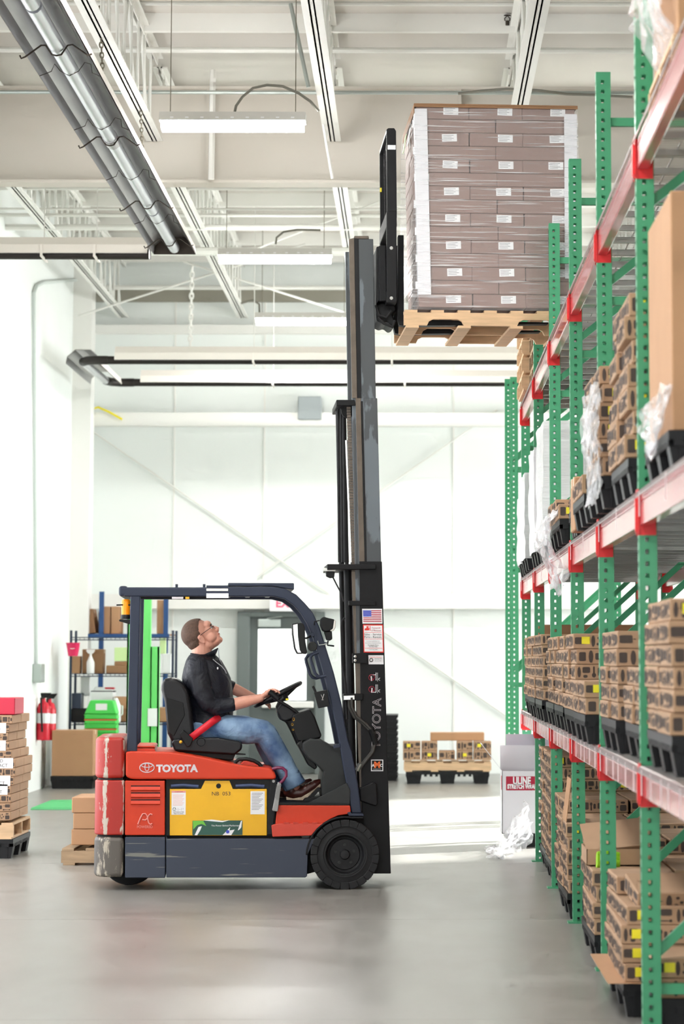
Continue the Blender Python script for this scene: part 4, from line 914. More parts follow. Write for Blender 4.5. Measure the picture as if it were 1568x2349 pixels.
ln.build('fine_print', 'decal_pale', s1); text('RETURN FOR', .012, L3(409.5, 1863, bd-.002), (1, 0, 0), (0, 0, 1), 'ink', s1); text('RECYCLING', .012, L3(409.5, 1866.6, bd-.002), (1, 0, 0), (0, 0, 1), 'ink', s1)
tri = MB()
for k in range(3):
    a0 = 90+120*k; c0 = L3(399.5, 1856, bd-.0016); P = [c0+Vector((math.cos(R(a0+t))*.012, 0, math.sin(R(a0+t))*.012)) for t in (15, 105)]; tri.tube(P, .0022, 4)
tri.build('recycling_mark', 'sticker_green', s1); text('| - | !', .02, L3(414, 1856, bd-.002), (1, 0, 0), (0, 0, 1), 'grey_ink', s1)
s2 = sticker('instruction_label', 574, 607, 1815, 1868, bd, 'paper', bat); ln = MB()
for i in range(12): a, c = L3(577, 1819+3.4*i, bd), L3(603-3*(i % 4), 1820+3.4*i, bd); ln.quad((a.x, bd-.0016, a.z), (c.x, bd-.0016, a.z), (c.x, bd-.0016, c.z), (a.x, bd-.0016, c.z))
ln.build('fine_print', 'grey_ink', s2)
s3 = sticker('maker_sticker', 441, 556, 1882, 1916, bd, 'sticker_green', bat); text('The Power Behind Performance', .016, L3(519, 1894, bd-.002), (1, 0, 0), (0, 0, 1), 'paper', s3, width=.205)
q = MB(); q.add([L3(x, y, bd-.0016) for x, y in ((446, 1916), (455, 1897), (463, 1895), (459, 1905), (452, 1916))], [(0, 1, 2, 3, 4)]); q.add([L3(x, y, bd-.0016) for x, y in ((510, 1916), (528, 1897), (526, 1905), (538, 1903), (530, 1916))], [(0, 1, 2, 3, 4)]); q.add([L3(x, y, bd-.0016) for x, y in ((545, 1905), (552, 1884), (555, 1882), (553, 1898), (549, 1903))], [(0, 1, 2, 3, 4)]); q.add([L3(x, y, bd-.0016) for x, y in ((465, 1882), (485, 1880), (510, 1883), (528, 1881), (510, 1886), (485, 1884))], [(0, 1, 2, 3, 4, 5)]); q.build('torn_paper', 'paper', s3)
q = MB(); q.add([L3(x, y, bd-.0015) for x, y in ((442, 1883), (466, 1883), (473, 1895), (462, 1890), (452, 1893), (443, 1903))], [(0, 1, 2, 3, 4, 5)]); q.build('lime_patch', 'sticker_lime', s3)
MB().lathe([(0, -.002), (.012, -.002)], L3(522, 1908, bd), 'y', 12).build('round_mark', 'flag_blue', s3)
text('NB  053', .036, L3(507, 1821, bd), (1, 0, 0), (0, 0, 1), 'ink', bat, name='handwriting', width=.125)
ext('battery_frame_gap', [(381, 1788), (632, 1788), (630, 1917), (612.5, 1917), (612.5, 1809), (389, 1809), (389, 1917), (381, 1917)], NE+.03, FA-.03, 'dash_black', 0)  # black frame beside the battery; band above paints the gap's shade
ltube('battery_cable', [(392, 1803), (420, 1801), (455, 1804)], NE+.028, .012, 'navy_plastic'); ltube('battery_cable', [(540, 1803), (575, 1801), (606, 1804)], NE+.028, .012, 'navy_plastic')
# hood
hood = ext('hood', [(288, 1725), (300, 1723), (386, 1725), (420, 1729), (470, 1738), (520, 1749), (560, 1756), (622, 1762), (630, 1772), (634, 1784), (628, 1788), (310, 1788), (298, 1786), (288, 1781)], NE-.002, FA+.002, 'truck_orange', .014, seg=3)
ext('hood_step', [(313, 1717), (353, 1717), (357, 1724), (313, 1724)], .1, .9, 'truck_orange', .004); ext('hood_step', [(313, 1711), (352, 1711), (357, 1715), (313, 1715)], .14, .9, 'truck_orange', .003)
hd = NE-.002
lg = MB(); cxl = L3(337, 1761, hd)
def ring(cx0, cz0, a, b_, r=.0028): lg.tube([(cxl.x+cx0+a*math.cos(2*math.pi*i/28), hd-.001, cxl.z+cz0+b_*math.sin(2*math.pi*i/28)) for i in range(28)], r, 5, closed=True)
ring(0, 0, .049, .032, .0032); ring(0, .004, .014, .027); ring(0, .015, .037, .013)
lg.build('emblem', 'decal_silver', hood); text('TOYOTA', .066, L3(406, 1763.5, hd-.0005), (1, 0, 0), (0, 0, 1), 'decal_silver', hood, width=.285, bold=.0035)
ltube('hood_handle', [(538, 1754), (541, 1747), (548, 1742), (565, 1741), (582, 1745), (594, 1752), (600, 1760)], .12, .013, 'dash_black')
ext('hood_grip', [(546, 1756), (560, 1744), (590, 1752), (600, 1762)], .2, .5, 'truck_orange_dull', .01)
# front: floor, steps, cowl
ext('front_side_panel', [(636, 1847), (803, 1848), (804.5, 1866), (796, 1868), (775, 1871), (755, 1880), (741, 1892), (631, 1892)], NE+.005, FA-.005, 'truck_orange', .006)
ext('step_plate', [(622, 1893), (640, 1889), (742, 1889), (728, 1900), (714, 1917), (625, 1920)], NE-.02, .12, 'truck_orange_dull', .006)
sn = MB(); 
for px in (650, 672, 694, 716): sn.box(L3(px, 1889, 0).x, L3(px+12, 1889, 0).x, NE-.021, .11, L3(px, 1890, 0).z, L3(px, 1888, 0).z+.004)
sn.build('step_tread', 'truck_orange_dull', fk)
ext('floor_plate', [(630, 1840), (800, 1843), (800, 1848), (630, 1847)], NE+.01, FA-.01, 'dash_black', .003)
ext('toe_guard', [(700, 1846), (795, 1796), (803, 1812), (802, 1847)], NE+.02, NE+.05, 'dash_grey', .004)
ext('cowl', [(693, 1704), (712, 1694), (734, 1696), (763, 1713), (786, 1713), (794, 1760), (801, 1802), (803, 1846), (742, 1846), (737, 1822), (737, 1790), (741, 1770), (722, 1752), (706, 1740), (694, 1722)], .2, .9, 'dash_grey', .015, at_d=.2)
ext('cowl_strut', [(682, 1708), (692, 1697), (700, 1712), (728, 1760), (722, 1766), (706, 1755)], .25, .8, 'dash_black', .01)
ext('instrument_box', [(670, 1640), (711, 1626), (722, 1645), (738, 1688), (733, 1694), (690, 1702), (682, 1700), (668, 1662)], .3, .75, 'dash_black', .012)
ext('steering_column', [(633, 1622), (640, 1606), (662, 1618), (682, 1636), (678, 1652), (690, 1700), (684, 1716), (668, 1682), (655, 1656), (641, 1652), (634, 1634)], .42, .66, 'dash_black', .02)
ext('column_cover', [(634, 1630), (646, 1613), (666, 1621), (681, 1637), (678, 1648), (654, 1657), (643, 1652)], .38, .7, 'vinyl_black', .03, seg=3)
ltube('control_lever', [(626, 1600), (645, 1611), (660, 1620), (678, 1632), (690, 1642), (694, 1654), (693, 1690), (690, 1712)], .33, .011, 'dash_black')
ltube('lever_knob', [(617, 1587), (622, 1590), (634, 1600), (638, 1603)], .33, [.02, .028, .028, .016][0], 'vinyl_black')
ltube('direction_lever', [(640, 1609), (650, 1600)], .34, .016, 'vinyl_black'); sticker('yellow_mark', 655, 661, 1602, 1606, .325, 'yellow_label', fk, .01)
kk = MB()
for i, (x, y) in enumerate(((673, 1650), (670, 1662), (672, 1674))): kk.tube([L3(x, y, .3)+Vector((.006*math.cos(t), 0, (.011-.003*i)*math.sin(t))) for t in [2*math.pi*j/10 for j in range(10)]], .002, 5, closed=True)
kk.build('keys', 'gold', fk)
# steering wheel
sw0, sw1 = L3(586, 1619, .53), L3(688, 1567, .53); c_ = (sw0+sw1)/2; rad = (sw1-sw0).length/2; ux = (sw1-sw0).normalized(); uy_ = Vector((0, 1, 0))
m_ = MB(); m_.tube([c_+ux*(rad*math.cos(t))+uy_*(rad*math.sin(t)) for t in [2*math.pi*i/36 for i in range(36)]], .016, 10, closed=True)
sw = m_.build('steering_wheel', 'vinyl_black', fk, smooth=60); hub = L3(650, 1602, .53)
for a in (20, 150, 270): MB().cyl(hub, c_+ux*(rad*math.cos(R(a)))+uy_*(rad*math.sin(R(a))), .012, 8).build('spoke', 'vinyl_black', sw)
MB().cyl(hub+Vector((0, 0, -.02)), L3(646, 1593, .53), .04, 14).build('hub', 'vinyl_black', sw); MB().cyl(c_-uy_*rad*.6-ux*rad*.35, c_-uy_*rad*.6-ux*rad*.35+Vector((-.02, 0, .06)), .022, 12).build('spinner_knob', 'vinyl_black', sw)
# overhead guard
top = [(283, 1347), (473, 1347), (523, 1346), (625, 1345.5), (653, 1350), (679, 1364), (699, 1384), (717, 1405), (733, 1440), (745, 1478), (765, 1542), (783, 1614), (797, 1693), (807, 1724), (821, 1798), (829, 1866)]
bot = [(806, 1866), (795, 1803), (786, 1756), (779, 1711), (768, 1655), (757, 1605), (744, 1556), (731, 1508), (717, 1462), (703, 1430), (689, 1407), (673, 1388.5), (653, 1374.5), (628, 1368.5), (523, 1368.5), (473, 1368.5), (283, 1368.5)]
G0 = .06
def guard_side(d0, d1):
    P = L2(top+bot, G0); o = MB().prism(P, d0, d1).build('overhead_guard_rail', 'slate', fk, bevel=.01, smooth=32); return o
nr = guard_side(G0, G0+.07); guard_side(FA-.1, FA-.03)
# rear posts
for d0 in (G0+.005, FA-.1):
    o = MB().prism(L2([(299, 1366), (322, 1366), (314, 1726), (290.5, 1726)], G0+.005), d0, d0+.06).build('rear_post', 'slate', fk, bevel=.008)
a = L3(283, 1358, G0); a2 = L3(272, 1358, G0)
MB().box(a2.x, a.x+.03, G0+.0, FA-.03, L3(277, 1368, G0).z, L3(277, 1344, G0).z).build('guard_rear_bar', 'slate', fk, bevel=.02, seg=3)
for px in (340, 400, 460, 523, 570, 617): 
    x = L3(px, 1350, G0).x; z = L3(px, 1350, G0).z; MB().box(x-.018, x+.018, G0+.06, FA-.09, z-.045, z-.012).build('guard_cross_bar', 'slate', fk, bevel=.006)
ext('guard_front_box', [(523, 1337), (674, 1337.5), (674, 1353), (655, 1350), (625, 1344.5), (523, 1344.5)], G0+.01, FA-.04, 'slate', .006)
for px0, px1 in ((473, 523),):
    ext('roof_rod', [(px0, 1343), (px1, 1343), (px1, 1349), (px0, 1349)], G0+.0, G0+.05, 'slate', .002); ext('roof_plate_steel', [(px0, 1361), (px1+1, 1361), (px1+1, 1372), (px0, 1372)], G0-.004, G0+.002, 'steel', .001); ext('roof_rod', [(px0, 1350), (px1, 1350), (px1, 1356), (px0, 1356)], G0-.003, G0+.02, 'white_steel', .002)
for px in (405, 468): ext('guard_bolt', [(px-3, 1340), (px+3, 1340), (px+3, 1347), (px-3, 1347)], G0+.02, G0+.04, 'slate', .001)
ext('guard_label', [(394, 1369), (420, 1369), (420, 1374), (394, 1374)], G0+.0, G0+.06, 'decal_silver', 0); ext('guard_label', [(425, 1369), (434, 1369), (434, 1374), (425, 1374)], G0+.0, G0+.06, 'battery_yellow', 0); ext('guard_inner_lip', [(323, 1369), (523, 1369), (523, 1374), (323, 1374)], G0+.06, G0+.07, 'mast_black', 0)
# beacon
bc = L3(288, 1420, .12)
MB().lathe([(0, 0), (.034, 0), (.034, .02), (.03, .03)], bc, 'z', 18).build('beacon_base', 'dash_black', fk, smooth=40); MB().lathe([(.03, .02), (.03, .125), (.024, .135), (0, .137)], bc, 'z', 18).build('beacon_lens', 'amber', fk, smooth=40)
ext('beacon_bracket', [(273, 1421), (300, 1421), (300, 1427), (297, 1432), (273, 1425)], .08, .2, 'dash_black', .003); ltube('beacon_guard', [(267, 1388), (284, 1387.5), (303, 1388)], .1, .005, 'dash_black')
# front pillar fittings: mirror, lamp, grab handles, clipboard box
ext('mirror_bracket', [(706, 1456), (718, 1450), (722, 1458), (710, 1464)], G0-.006, G0+.01, 'slate', .002); ltube('mirror_arm', [(712, 1459), (703, 1464), (696, 1464)], G0-.01, .006, 'dash_black', dd=[G0-.01, G0-.06, G0-.08])
ext('mirror_frame', [(669.5, 1431), (684, 1428), (686, 1460), (690, 1490), (694, 1500), (681, 1500), (675, 1488), (670, 1455)], G0-.168, G0-.018, 'dash_black', .004)
mr = ext('mirror_housing', [(682, 1431), (686, 1428.5), (696, 1430), (699, 1440), (700, 1470), (704.5, 1496), (702, 1501), (692, 1499), (687, 1490), (683, 1460)], G0-.17, G0-.02, 'dash_black', .01)
MB().prism(L2([(671, 1433), (683, 1430), (684, 1460), (688, 1490), (692, 1498), (682, 1498), (677, 1488), (672, 1455)], G0-.17), G0-.172, G0-.02).build('mirror_glass', 'mirror_glass', mr, bevel=.004)
lb = ext('lamp_bracket', [(721, 1427), (724, 1440), (731, 1470), (752, 1474), (752, 1476), (729, 1475), (719, 1432)], G0-.004, G0+.03, 'slate', .001)
lh_ = ext('work_lamp', [(735, 1420), (742, 1414), (750, 1417), (768, 1421), (765, 1444), (757, 1448), (748, 1450), (740, 1448), (734, 1434)], G0-.03, G0+.12, 'dash_black', .012, seg=3); ext('lamp_lens', [(757, 1424), (763, 1422), (770, 1423), (769, 1440), (764, 1448), (756, 1448)], G0-.028, G0+.118, 'lamp_lens', .006, parent=lh_)
ext('turn_signal', [(743, 1449), (761, 1448), (762, 1466), (756, 1470), (748, 1468)], G0-.02, G0+.06, 'dash_black', .006); ltube('lamp_stalk', [(752, 1470), (751, 1480), (766, 1482)], G0, .006, 'dash_black')
ltube('lamp_wire_guard', [(720, 1434), (721, 1426), (733, 1423)], G0-.01, .004, 'mast_black'); ltube('lamp_wire_guard', [(728, 1470), (731, 1480), (750, 1477)], G0-.01, .004, 'conduit_grey')
for dd_, ox_ in ((G0-.045, 0), (G0+.06, -11)):
    P = [(730, 1496), (716, 1502), (712, 1508), (713, 1516), (722, 1544), (728, 1551), (736, 1553), (747, 1550)]; ltube('grab_handle', [(x+ox_, y+(3 if ox_ else 0)) for x, y in P], dd_, .011, 'slate')
MB().lathe([(0, -.012), (.03, -.012), (.034, 0)], L3(716, 1483, G0), 'y', 18).build('horn_button', 'dash_grey', fk, smooth=50)
ext('clipboard_box', [(720, 1588), (750, 1582), (755, 1620), (730, 1625)], G0-.05, G0+.02, 'dash_black', .004); ltube('clip_wire', [(736, 1593), (740, 1603), (742, 1606), (738, 1606), (740, 1601), (743, 1592)], G0-.053, .002, 'steel'); ltube('pen', [(717, 1574), (724, 1588)], G0-.02, .008, 'dash_black')
ext('pillar_shelf', [(764, 1709), (779, 1706), (780, 1714), (765, 1717)], G0-.003, G0+.02, 'slate', .002)
# base plate and fender
ext('pillar_foot', [(796, 1864), (804, 1862), (806, 1866), (833, 1867), (834, 1872), (800, 1872)], NE-.01, .2, 'slate', .003)
fc = L3(791, 1964, 0)
arc = []
for i in range(13): a = R(178-8.2*i); arc.append((fc.x+.268*math.cos(a), fc.z+.268*math.sin(a)))
arc2 = [(fc.x+(x-fc.x)*.955, fc.z+(z-fc.z)*.955) for x, z in arc][::-1]
e0, e1 = L3(833, 1868, 0), L3(833, 1874, 0)
MB().prism(arc+[(e0.x, arc[-1][1])]+[(e0.x, arc2[0][1])]+arc2, NE-.02, .2).build('fender', 'mast_black', fk, bevel=.003)
ext('fender_well', [(704, 2005), (706, 1940), (740, 1890), (790, 1876), (835, 1876), (835, 1960), (760, 1990)], .19, FA-.19, 'dark_hole', 0)
# wheels
def wheel(c, rad, width, name, lugs, parent):
    w_ = empty(name, c, 0, parent)
    k = rad/.233
    MB().lathe([(.13*k, .012), (.15*k, .004), (.17*k, .012), (.2*k, .012), (.214*k, .02), (.222*k, .04), (.222*k, width-.04), (.214*k, width-.02), (.13*k, width-.01)], (0, 0, 0), 'y', 48).build('tyre', 'rubber', w_, smooth=35)
    if lugs:
        l0 = None
        for i in range(lugs):
            a = 2*math.pi*i/lugs
            if l0 is None: l0 = MB().prism([(-.0285*k, .186*k), (.0285*k, .186*k), (.0315*k, .231*k), (.0, .235*k), (-.0315*k, .231*k)], .004, width*.42).build('tread_lug', 'rubber', w_, bevel=.004, seg=1)
            else: share(l0, 'tread_lug', w_, (0, 0, 0), (0, a, 0))
        for i in range(lugs): share(l0, 'tread_lug', w_, (0, width*.56, 0), (0, 2*math.pi*(i+.5)/lugs, 0))
    MB().lathe([(.148*k, .02), (.14*k, .006), (.134*k, .006), (.128*k, .02), (.118*k, .05), (.105*k, .055), (.1*k, .045), (.09*k, .045), (0, .045)], (0, 0, 0), 'y', 40).build('rim', 'rim_dark', w_, smooth=35)
    MB().lathe([(0, .01), (.028*k, .012), (.034*k, .02), (.036*k, .05)], (0, 0, 0), 'y', 20).build('hub', 'rim_dark', w_, smooth=35)
    MB().lathe([(.1385*k, .0075), (.1375*k, .004), (.1355*k, .004), (.1345*k, .0075)], (0, 0, 0), 'y', 40).build('rim_edge', 'dash_grey', w_, smooth=35)
    b0 = None
    for i in range(5):
        a = R(20+72*i); p = (.066*k*math.cos(a), .03, .066*k*math.sin(a))
        if b0 is None: b0 = MB().lathe([(0, 0), (.011, 0), (.011, .02)], (0, 0, 0), 'y', 6).build('bolt', 'dash_grey', w_, loc=p)
        else: share(b0, 'bolt', w_, p)
    return w_
wz = .2335; wx = L3(791, 1964, 0).x
wheel((wx, 0, wz), .2335, .18, 'front_wheel', 22, fk); o = wheel((wx, FA+.03, wz), .2335, .18, 'front_wheel', 22, fk); o.rotation_euler = (0, 0, 0); o.location = (wx, FA+.03-.18, wz)
rx = L3(296, 2030, .35).x
for y in (.33, .56): wheel((rx, y, .205), .205, .16, 'rear_wheel', 0, fk)
# seat
seat = ext('seat_back', [(371, 1564), (378, 1557), (392, 1554.5), (405, 1557), (420, 1567), (432, 1585), (440, 1630), (446, 1680), (430, 1715), (405, 1715), (393, 1700), (384, 1683), (377, 1610), (370, 1583)], .27, .8, 'vinyl_black', .035, at_d=.27, seg=3)
ext('back_panel', [(380, 1600), (420, 1612), (424, 1640), (398, 1690), (387, 1680)], .262, .27, 'dash_black', .004, parent=seat)
ext('seat_pan', [(393, 1703), (400, 1695), (440, 1692), (500, 1692), (548, 1700), (556, 1706), (554, 1720), (538, 1732), (440, 1726), (400, 1723)], .25, .82, 'vinyl_black', .02, seg=3); MB().lathe([(.034, 0), (.036, -.014), (.03, -.014), (.026, -.004), (0, -.004)], L3(461, 1702, .255), 'y', 20).build('seat_knob', 'vinyl_black', fk, smooth=50)
ext('seat_suspension', [(400, 1722), (540, 1730), (534, 1744), (470, 1738), (430, 1730)], .3, .78, 'dash_black', .006); ext('seat_slide', [(536, 1727), (563, 1729), (563, 1732), (536, 1731)], .3, .34, 'dash_black', .002)
ext('belt_reel', [(411, 1684), (420, 1674), (443, 1695), (436, 1712), (428, 1714)], .2, .25, 'dash_black', .006); MB().lathe([(0, -.008), (.011, -.006), (.012, .0)], L3(414.5, 1702, .2), 'y', 14).build('belt_bolt', 'gold', fk, smooth=50)
# battery plug and cable at the hood front
ltube('plug_handle', [(624, 1764), (636, 1761), (648, 1762), (656, 1769), (656, 1780), (648, 1791), (642, 1797)], .03, .011, 'handle_purple'); ext('plug', [(637, 1794), (645, 1797), (637, 1862), (624, 1860), (630, 1830)], .0, .06, 'plug_grey', .006)
rb = MB()
for i in range(9): a, c = L3(634-.6*i, 1800+3.6*i, 0), L3(645-.6*i, 1801.6+3.6*i, 0); rb.box(a.x, c.x, -.006, .02, min(a.z, c.z), max(a.z, c.z))
rb.build('plug_ribs', 'plug_grey', fk); ext('hinge_plate', [(621, 1788), (634, 1788), (634, 1830), (624, 1915), (613, 1915), (616, 1830)], NE+.01, .1, 'dash_black', .004); MB().lathe([(0, -.006), (.01, -.006), (.01, 0)], L3(627, 1792, NE), 'y', 10).build('hinge_bolt', 'plug_grey', fk)
# pedal and boot-room plate
ext('pedal', [(700, 1836), (730, 1806), (736, 1810), (706, 1842)], .3, .42, 'dash_black', .003); ext('pedal_box', [(690, 1844), (700, 1832), (735, 1826), (738, 1844)], .25, .7, 'dash_black', .004)
# ------------------------------------------------------------ mast
def chan(name, pts, d0, wdt, m, parent=None): return ext(name, pts, d0, d0+wdt, m, .004, parent, at_d=.19)
MD, MW = .19, .09; MF = FA-.17-MW+.03
out = [(831, 2004), (896, 2004), (875.5, 1288), (823.5, 1288)]
mo = chan('outer_mast_rail', out, MD, MW, 'mast_black'); chan('outer_mast_rail', out, MF, MW, 'mast_black')
mid = [(830, 1700), (884, 1700), (865, 913), (815, 913)]
mi = chan('middle_mast_rail', mid, MD+.012, MW-.02, 'mast_grease'); chan('middle_mast_rail', mid, MF+.012, MW-.02, 'mast_grease')
inn = [(818, 1500), (872, 1500), (856, 547), (801, 547)]
ii = chan('inner_mast_rail', inn, MD+.022, MW-.03, 'mast_grease'); chan('inner_mast_rail', inn, MF+.022, MW-.03, 'mast_grease')
for nm, pts, d_, par, mm in (('rail_flange', [(815, 913), (827, 913), (836, 1288), (824, 1288)], MD+.004, mi, 'mast_edge'), ('rail_flange', [(827.5, 920), (832, 920), (841, 1288), (837, 1288)], MD+.008, mi, 'dash_black'), ('rail_flange', [(800, 548), (812, 545), (819, 913), (807, 913)], MD+.012, ii, 'mast_edge'), ('rail_flange', [(812, 545), (822, 546), (829, 913), (819, 913)], MD+.016, ii, 'mast_black'), ('rail_flange', [(806.5, 1310), (825, 1310), (846, 2000), (832, 2000)], MD+.03, mo, 'mast_edge')):
    ext(nm, pts, d_, d_+.012, mm, .002, par, at_d=MD)
ext('mast_top_cap', [(812, 541), (845, 541), (846, 548), (812, 548)], MD+.02, MF+.05, 'mast_edge', .004)
ext('mast_cross_head', [(771, 917), (813, 917), (816, 930), (771, 931)], MD, MF+MW, 'mast_black', .005); ext('outer_cross_head', [(750, 1294), (862, 1294), (862, 1306), (750, 1307)], MD-.03, MF+MW+.02, 'mast_black', .005); ext('cross_bar', [(800, 1378), (862, 1379), (862, 1389), (800, 1389)], MD-.006, MF+MW, 'mast_black', .004); ext('bottom_cross_bar', [(840, 1960), (880, 1960), (880, 1998), (840, 1998)], MD+.05, MF, 'mast_black', .004)
ext('tilt_bracket', [(824, 1808), (854, 1794), (864, 1797), (866, 1845), (862, 1850), (826, 1838)], MD-.05, MD+.02, 'mast_black', .012)
for px0, px1, py0, py1, r_, d_, m_ in ((775, 790, 930, 1600, .02, .62, 'mast_black'), (783, 797, 940, 1290, .011, .5, 'steel'), (789, 800, 940, 1600, .014, .4, 'mast_black'), (795, 806, 1010, 1290, .012, .36, 'steel'), (797, 812, 1300, 1980, .03, .34, 'mast_black'), (812, 820, 1170, 1260, .02, .3, 'mast_black'), (786, 803, 1310, 1960, .03, .66, 'mast_black')):
    ltube('lift_cylinder' if r_ > .018 else 'cylinder_rod' if m_ == 'steel' else 'hydraulic_pipe', [(px0, py0), (px1, py1)], d_, r_, m_, n=12)
# chain over the sheave, hoses
ch = MB(); p0, p1 = L3(799, 933, .27), L3(812, 1330, .27); n_ = 62
for i in range(n_):
    c0 = p0.lerp(p1, (i+.5)/n_); h_ = (p0-p1).length/n_; ch.box(c0.x-.014, c0.x+.014, c0.y-(.012 if i % 2 else .016), c0.y+.012, c0.z-h_*.42, c0.z+h_*.42)
ch.build('lift_chain', 'mast_edge', fk); ch2 = MB().lathe([(0, -.02), (.045, -.02), (.045, .02), (0, .02)], L3(797, 944, .3), 'y', 20); ch2.build('chain_sheave', 'mast_black', fk, smooth=40)
for k, (x0_, dd_) in enumerate(((777, .45), (784, .42), (790, .39))): ltube('mast_hose', [(x0_+1, 1290), (x0_-2, 1000), (x0_-2, 945), (x0_, 933), (x0_+5, 931), (x0_+9, 940), (x0_+9, 960)], dd_, .01, 'rubber')
ltube('side_hose', [(790, 1417), (784, 1424), (783, 1440), (785, 1520), (792, 1570), (796, 1650)], MD+.05, .008, 'rubber')
for k in (0, 1): ltube('hydraulic_hose', [(800+6*k, 1600), (801+6*k, 1622), (812+6*k, 1645), (832+6*k, 1660), (852+5*k, 1680), (858+3*k, 1702), (852+3*k, 1725), (836+3*k, 1745), (822+4*k, 1762)], MD-.012-.012*k, .0105, 'hose')
MB().cyl(L3(826, 1752, MD-.02), L3(818, 1768, MD-.02), .018, 10).build('hose_fitting', 'steel', fk); MB().cyl(L3(851, 1672, MD-.016), L3(862, 1708, MD-.016), .022, 10).build('hose_sleeve', 'dash_black', fk)
ext('hose_clamp', [(787, 1592), (832, 1591), (832, 1606), (788, 1608)], MD-.02, MD+.1, 'mast_black', .003); ext('clamp_plate', [(788, 1596), (813, 1595), (813, 1605), (788, 1606)], MD-.03, MD-.02, 'steel', .002)
ext('roller_bracket', [(808, 1499), (842, 1497), (842, 1522), (808, 1521)], MD-.03, MD+.05, 'mast_black', .003)
for py in (1506, 1515): MB().lathe([(0, -.012), (.01, -.01), (.011, 0)], L3(814, py, MD-.03), 'y', 10).build('bolt', 'steel', fk, smooth=50)
ext('sensor_bracket', [(742, 1302), (770, 1307), (768, 1311), (742, 1310)], MD, MD+.05, 'white_steel', .002); ext('sensor', [(747, 1311), (768, 1311), (766, 1325), (757, 1326), (748, 1322)], MD, MD+.07, 'dash_black', .006); ltube('sensor_cable', [(763, 1324), (772, 1342), (783, 1362), (788, 1380)], MD+.03, .005, 'rubber')
ltube('mast_yellow_mark', [(796, 1451), (797, 1484)], MD+.15, .006, 'yellow_label')
# mast decals (on the near outer rail)
def dq(name, px0, px1, py0, py1, m, parent, t, k=.028):
    """decal quad following the tilt of the rail"""
    def P(x, y, o): return L3(x-(1435-y)*k, y, MD-t)
    q = MB(); q.add([P(px0, py1, 0), P(px1, py1, 0), P(px1, py0, 0), P(px0, py0, 0)], [(0, 1, 2, 3)]); return q.build(name, m, parent)
fl_ = dq('flag_sticker', 831, 877, 1396.5, 1430.5, 'paper', mo, .001)
for i in range(7): y = 1400+4.1*i; dq('stripe', 833, 875, y, y+2.05, 'flag_red', fl_, .0015)
dq('canton', 833, 852, 1400, 1414.5, 'flag_blue', fl_, .002)
stars = MB()
for r_ in range(5):
    for c in range(6): p = L3(834.5+3.2*c-(1435-1401.5-2.8*r_)*.028, 1401.5+2.8*r_, MD-.0024); stars.add([p+Vector((.0018*math.cos(R(a)), 0, .0018*math.sin(R(a)))) for a in (0, 90, 180, 270)], [(0, 1, 2, 3)])
stars.build('stars', 'paper', fl_)
rs = dq('dealer_sticker', 832, 878, 1432.5, 1497, 'decal_red', mo, .001); dq('sticker_face', 834, 876, 1435, 1494.5, 'paper', rs, .0015)
def dt(s, size, px, py, m, width=None, up=(0, 0, 1)): text(s, size, L3(px-(1435-py)*.028, py, MD-.0022), (1, 0, .0), up, m, rs, width=width)
dt('Toyota-Lift', .0145, 862, 1440.5, 'flag_red', .06); dt('of Minnesota', .0145, 862, 1446.5, 'flag_red', .068); dt('Sales - Service', .019, 854, 1455.5, 'ink', .118); dt('Parts - Rentals', .019, 854, 1461.5, 'ink', .118)
dt('To Order Forklift Parts Call', .009, 854, 1471, 'grey_ink', .09); dt('Industrial Battery, Maintenance and Repair', .009, 854, 1475, 'grey_ink', .112); dt('Minneapolis Metro', .012, 854, 1480, 'ink', .075); dt('763-425-9060', .011, 854, 1483.5, 'ink', .06); dt('Toll Free 800', .01, 854, 1490, 'grey_ink', .06)
for y in (1450.5, 1465.5, 1486.3): dq('rule', 835, 875, y, y+.8, 'decal_red', rs, .002)
q = MB()
for poly in ([(836, 1446), (846, 1446), (847, 1441), (842, 1440), (836, 1442)], [(847.5, 1447), (849, 1447), (849, 1436), (847.5, 1436)], [(840, 1440), (845, 1440), (845, 1436.5), (840, 1436.5)]):
    q.add([L3(x, y, MD-.0022) for x, y in poly], [tuple(range(len(poly)))])
q.build('truck_pictogram', 'decal_red', rs)
ts = dq('tyre_sticker', 842.5, 877, 1503, 1524, 'paper', mo, .001); q = MB(); c_ = L3(851, 1514, MD-.002); q.tube([c_+Vector((.011*math.cos(t), 0, .011*math.sin(t))) for t in [2*math.pi*i/16 for i in range(16)]], .003, 4, closed=True); q.build('tyre_pictogram', 'ink', ts)
text('Toyota-Lift of Minnesota', .011, L3(861, 1507.5, MD-.0022), (1, 0, 0), (0, 0, 1), 'decal_red', ts, width=.085); text('INDUSTRIAL TIRES', .01, L3(867, 1511.5, MD-.0022), (1, 0, 0), (0, 0, 1), 'ink', ts, width=.05); text('763-425-9060', .009, L3(867, 1516, MD-.0022), (1, 0, 0), (0, 0, 1), 'grey_ink', ts, width=.045)
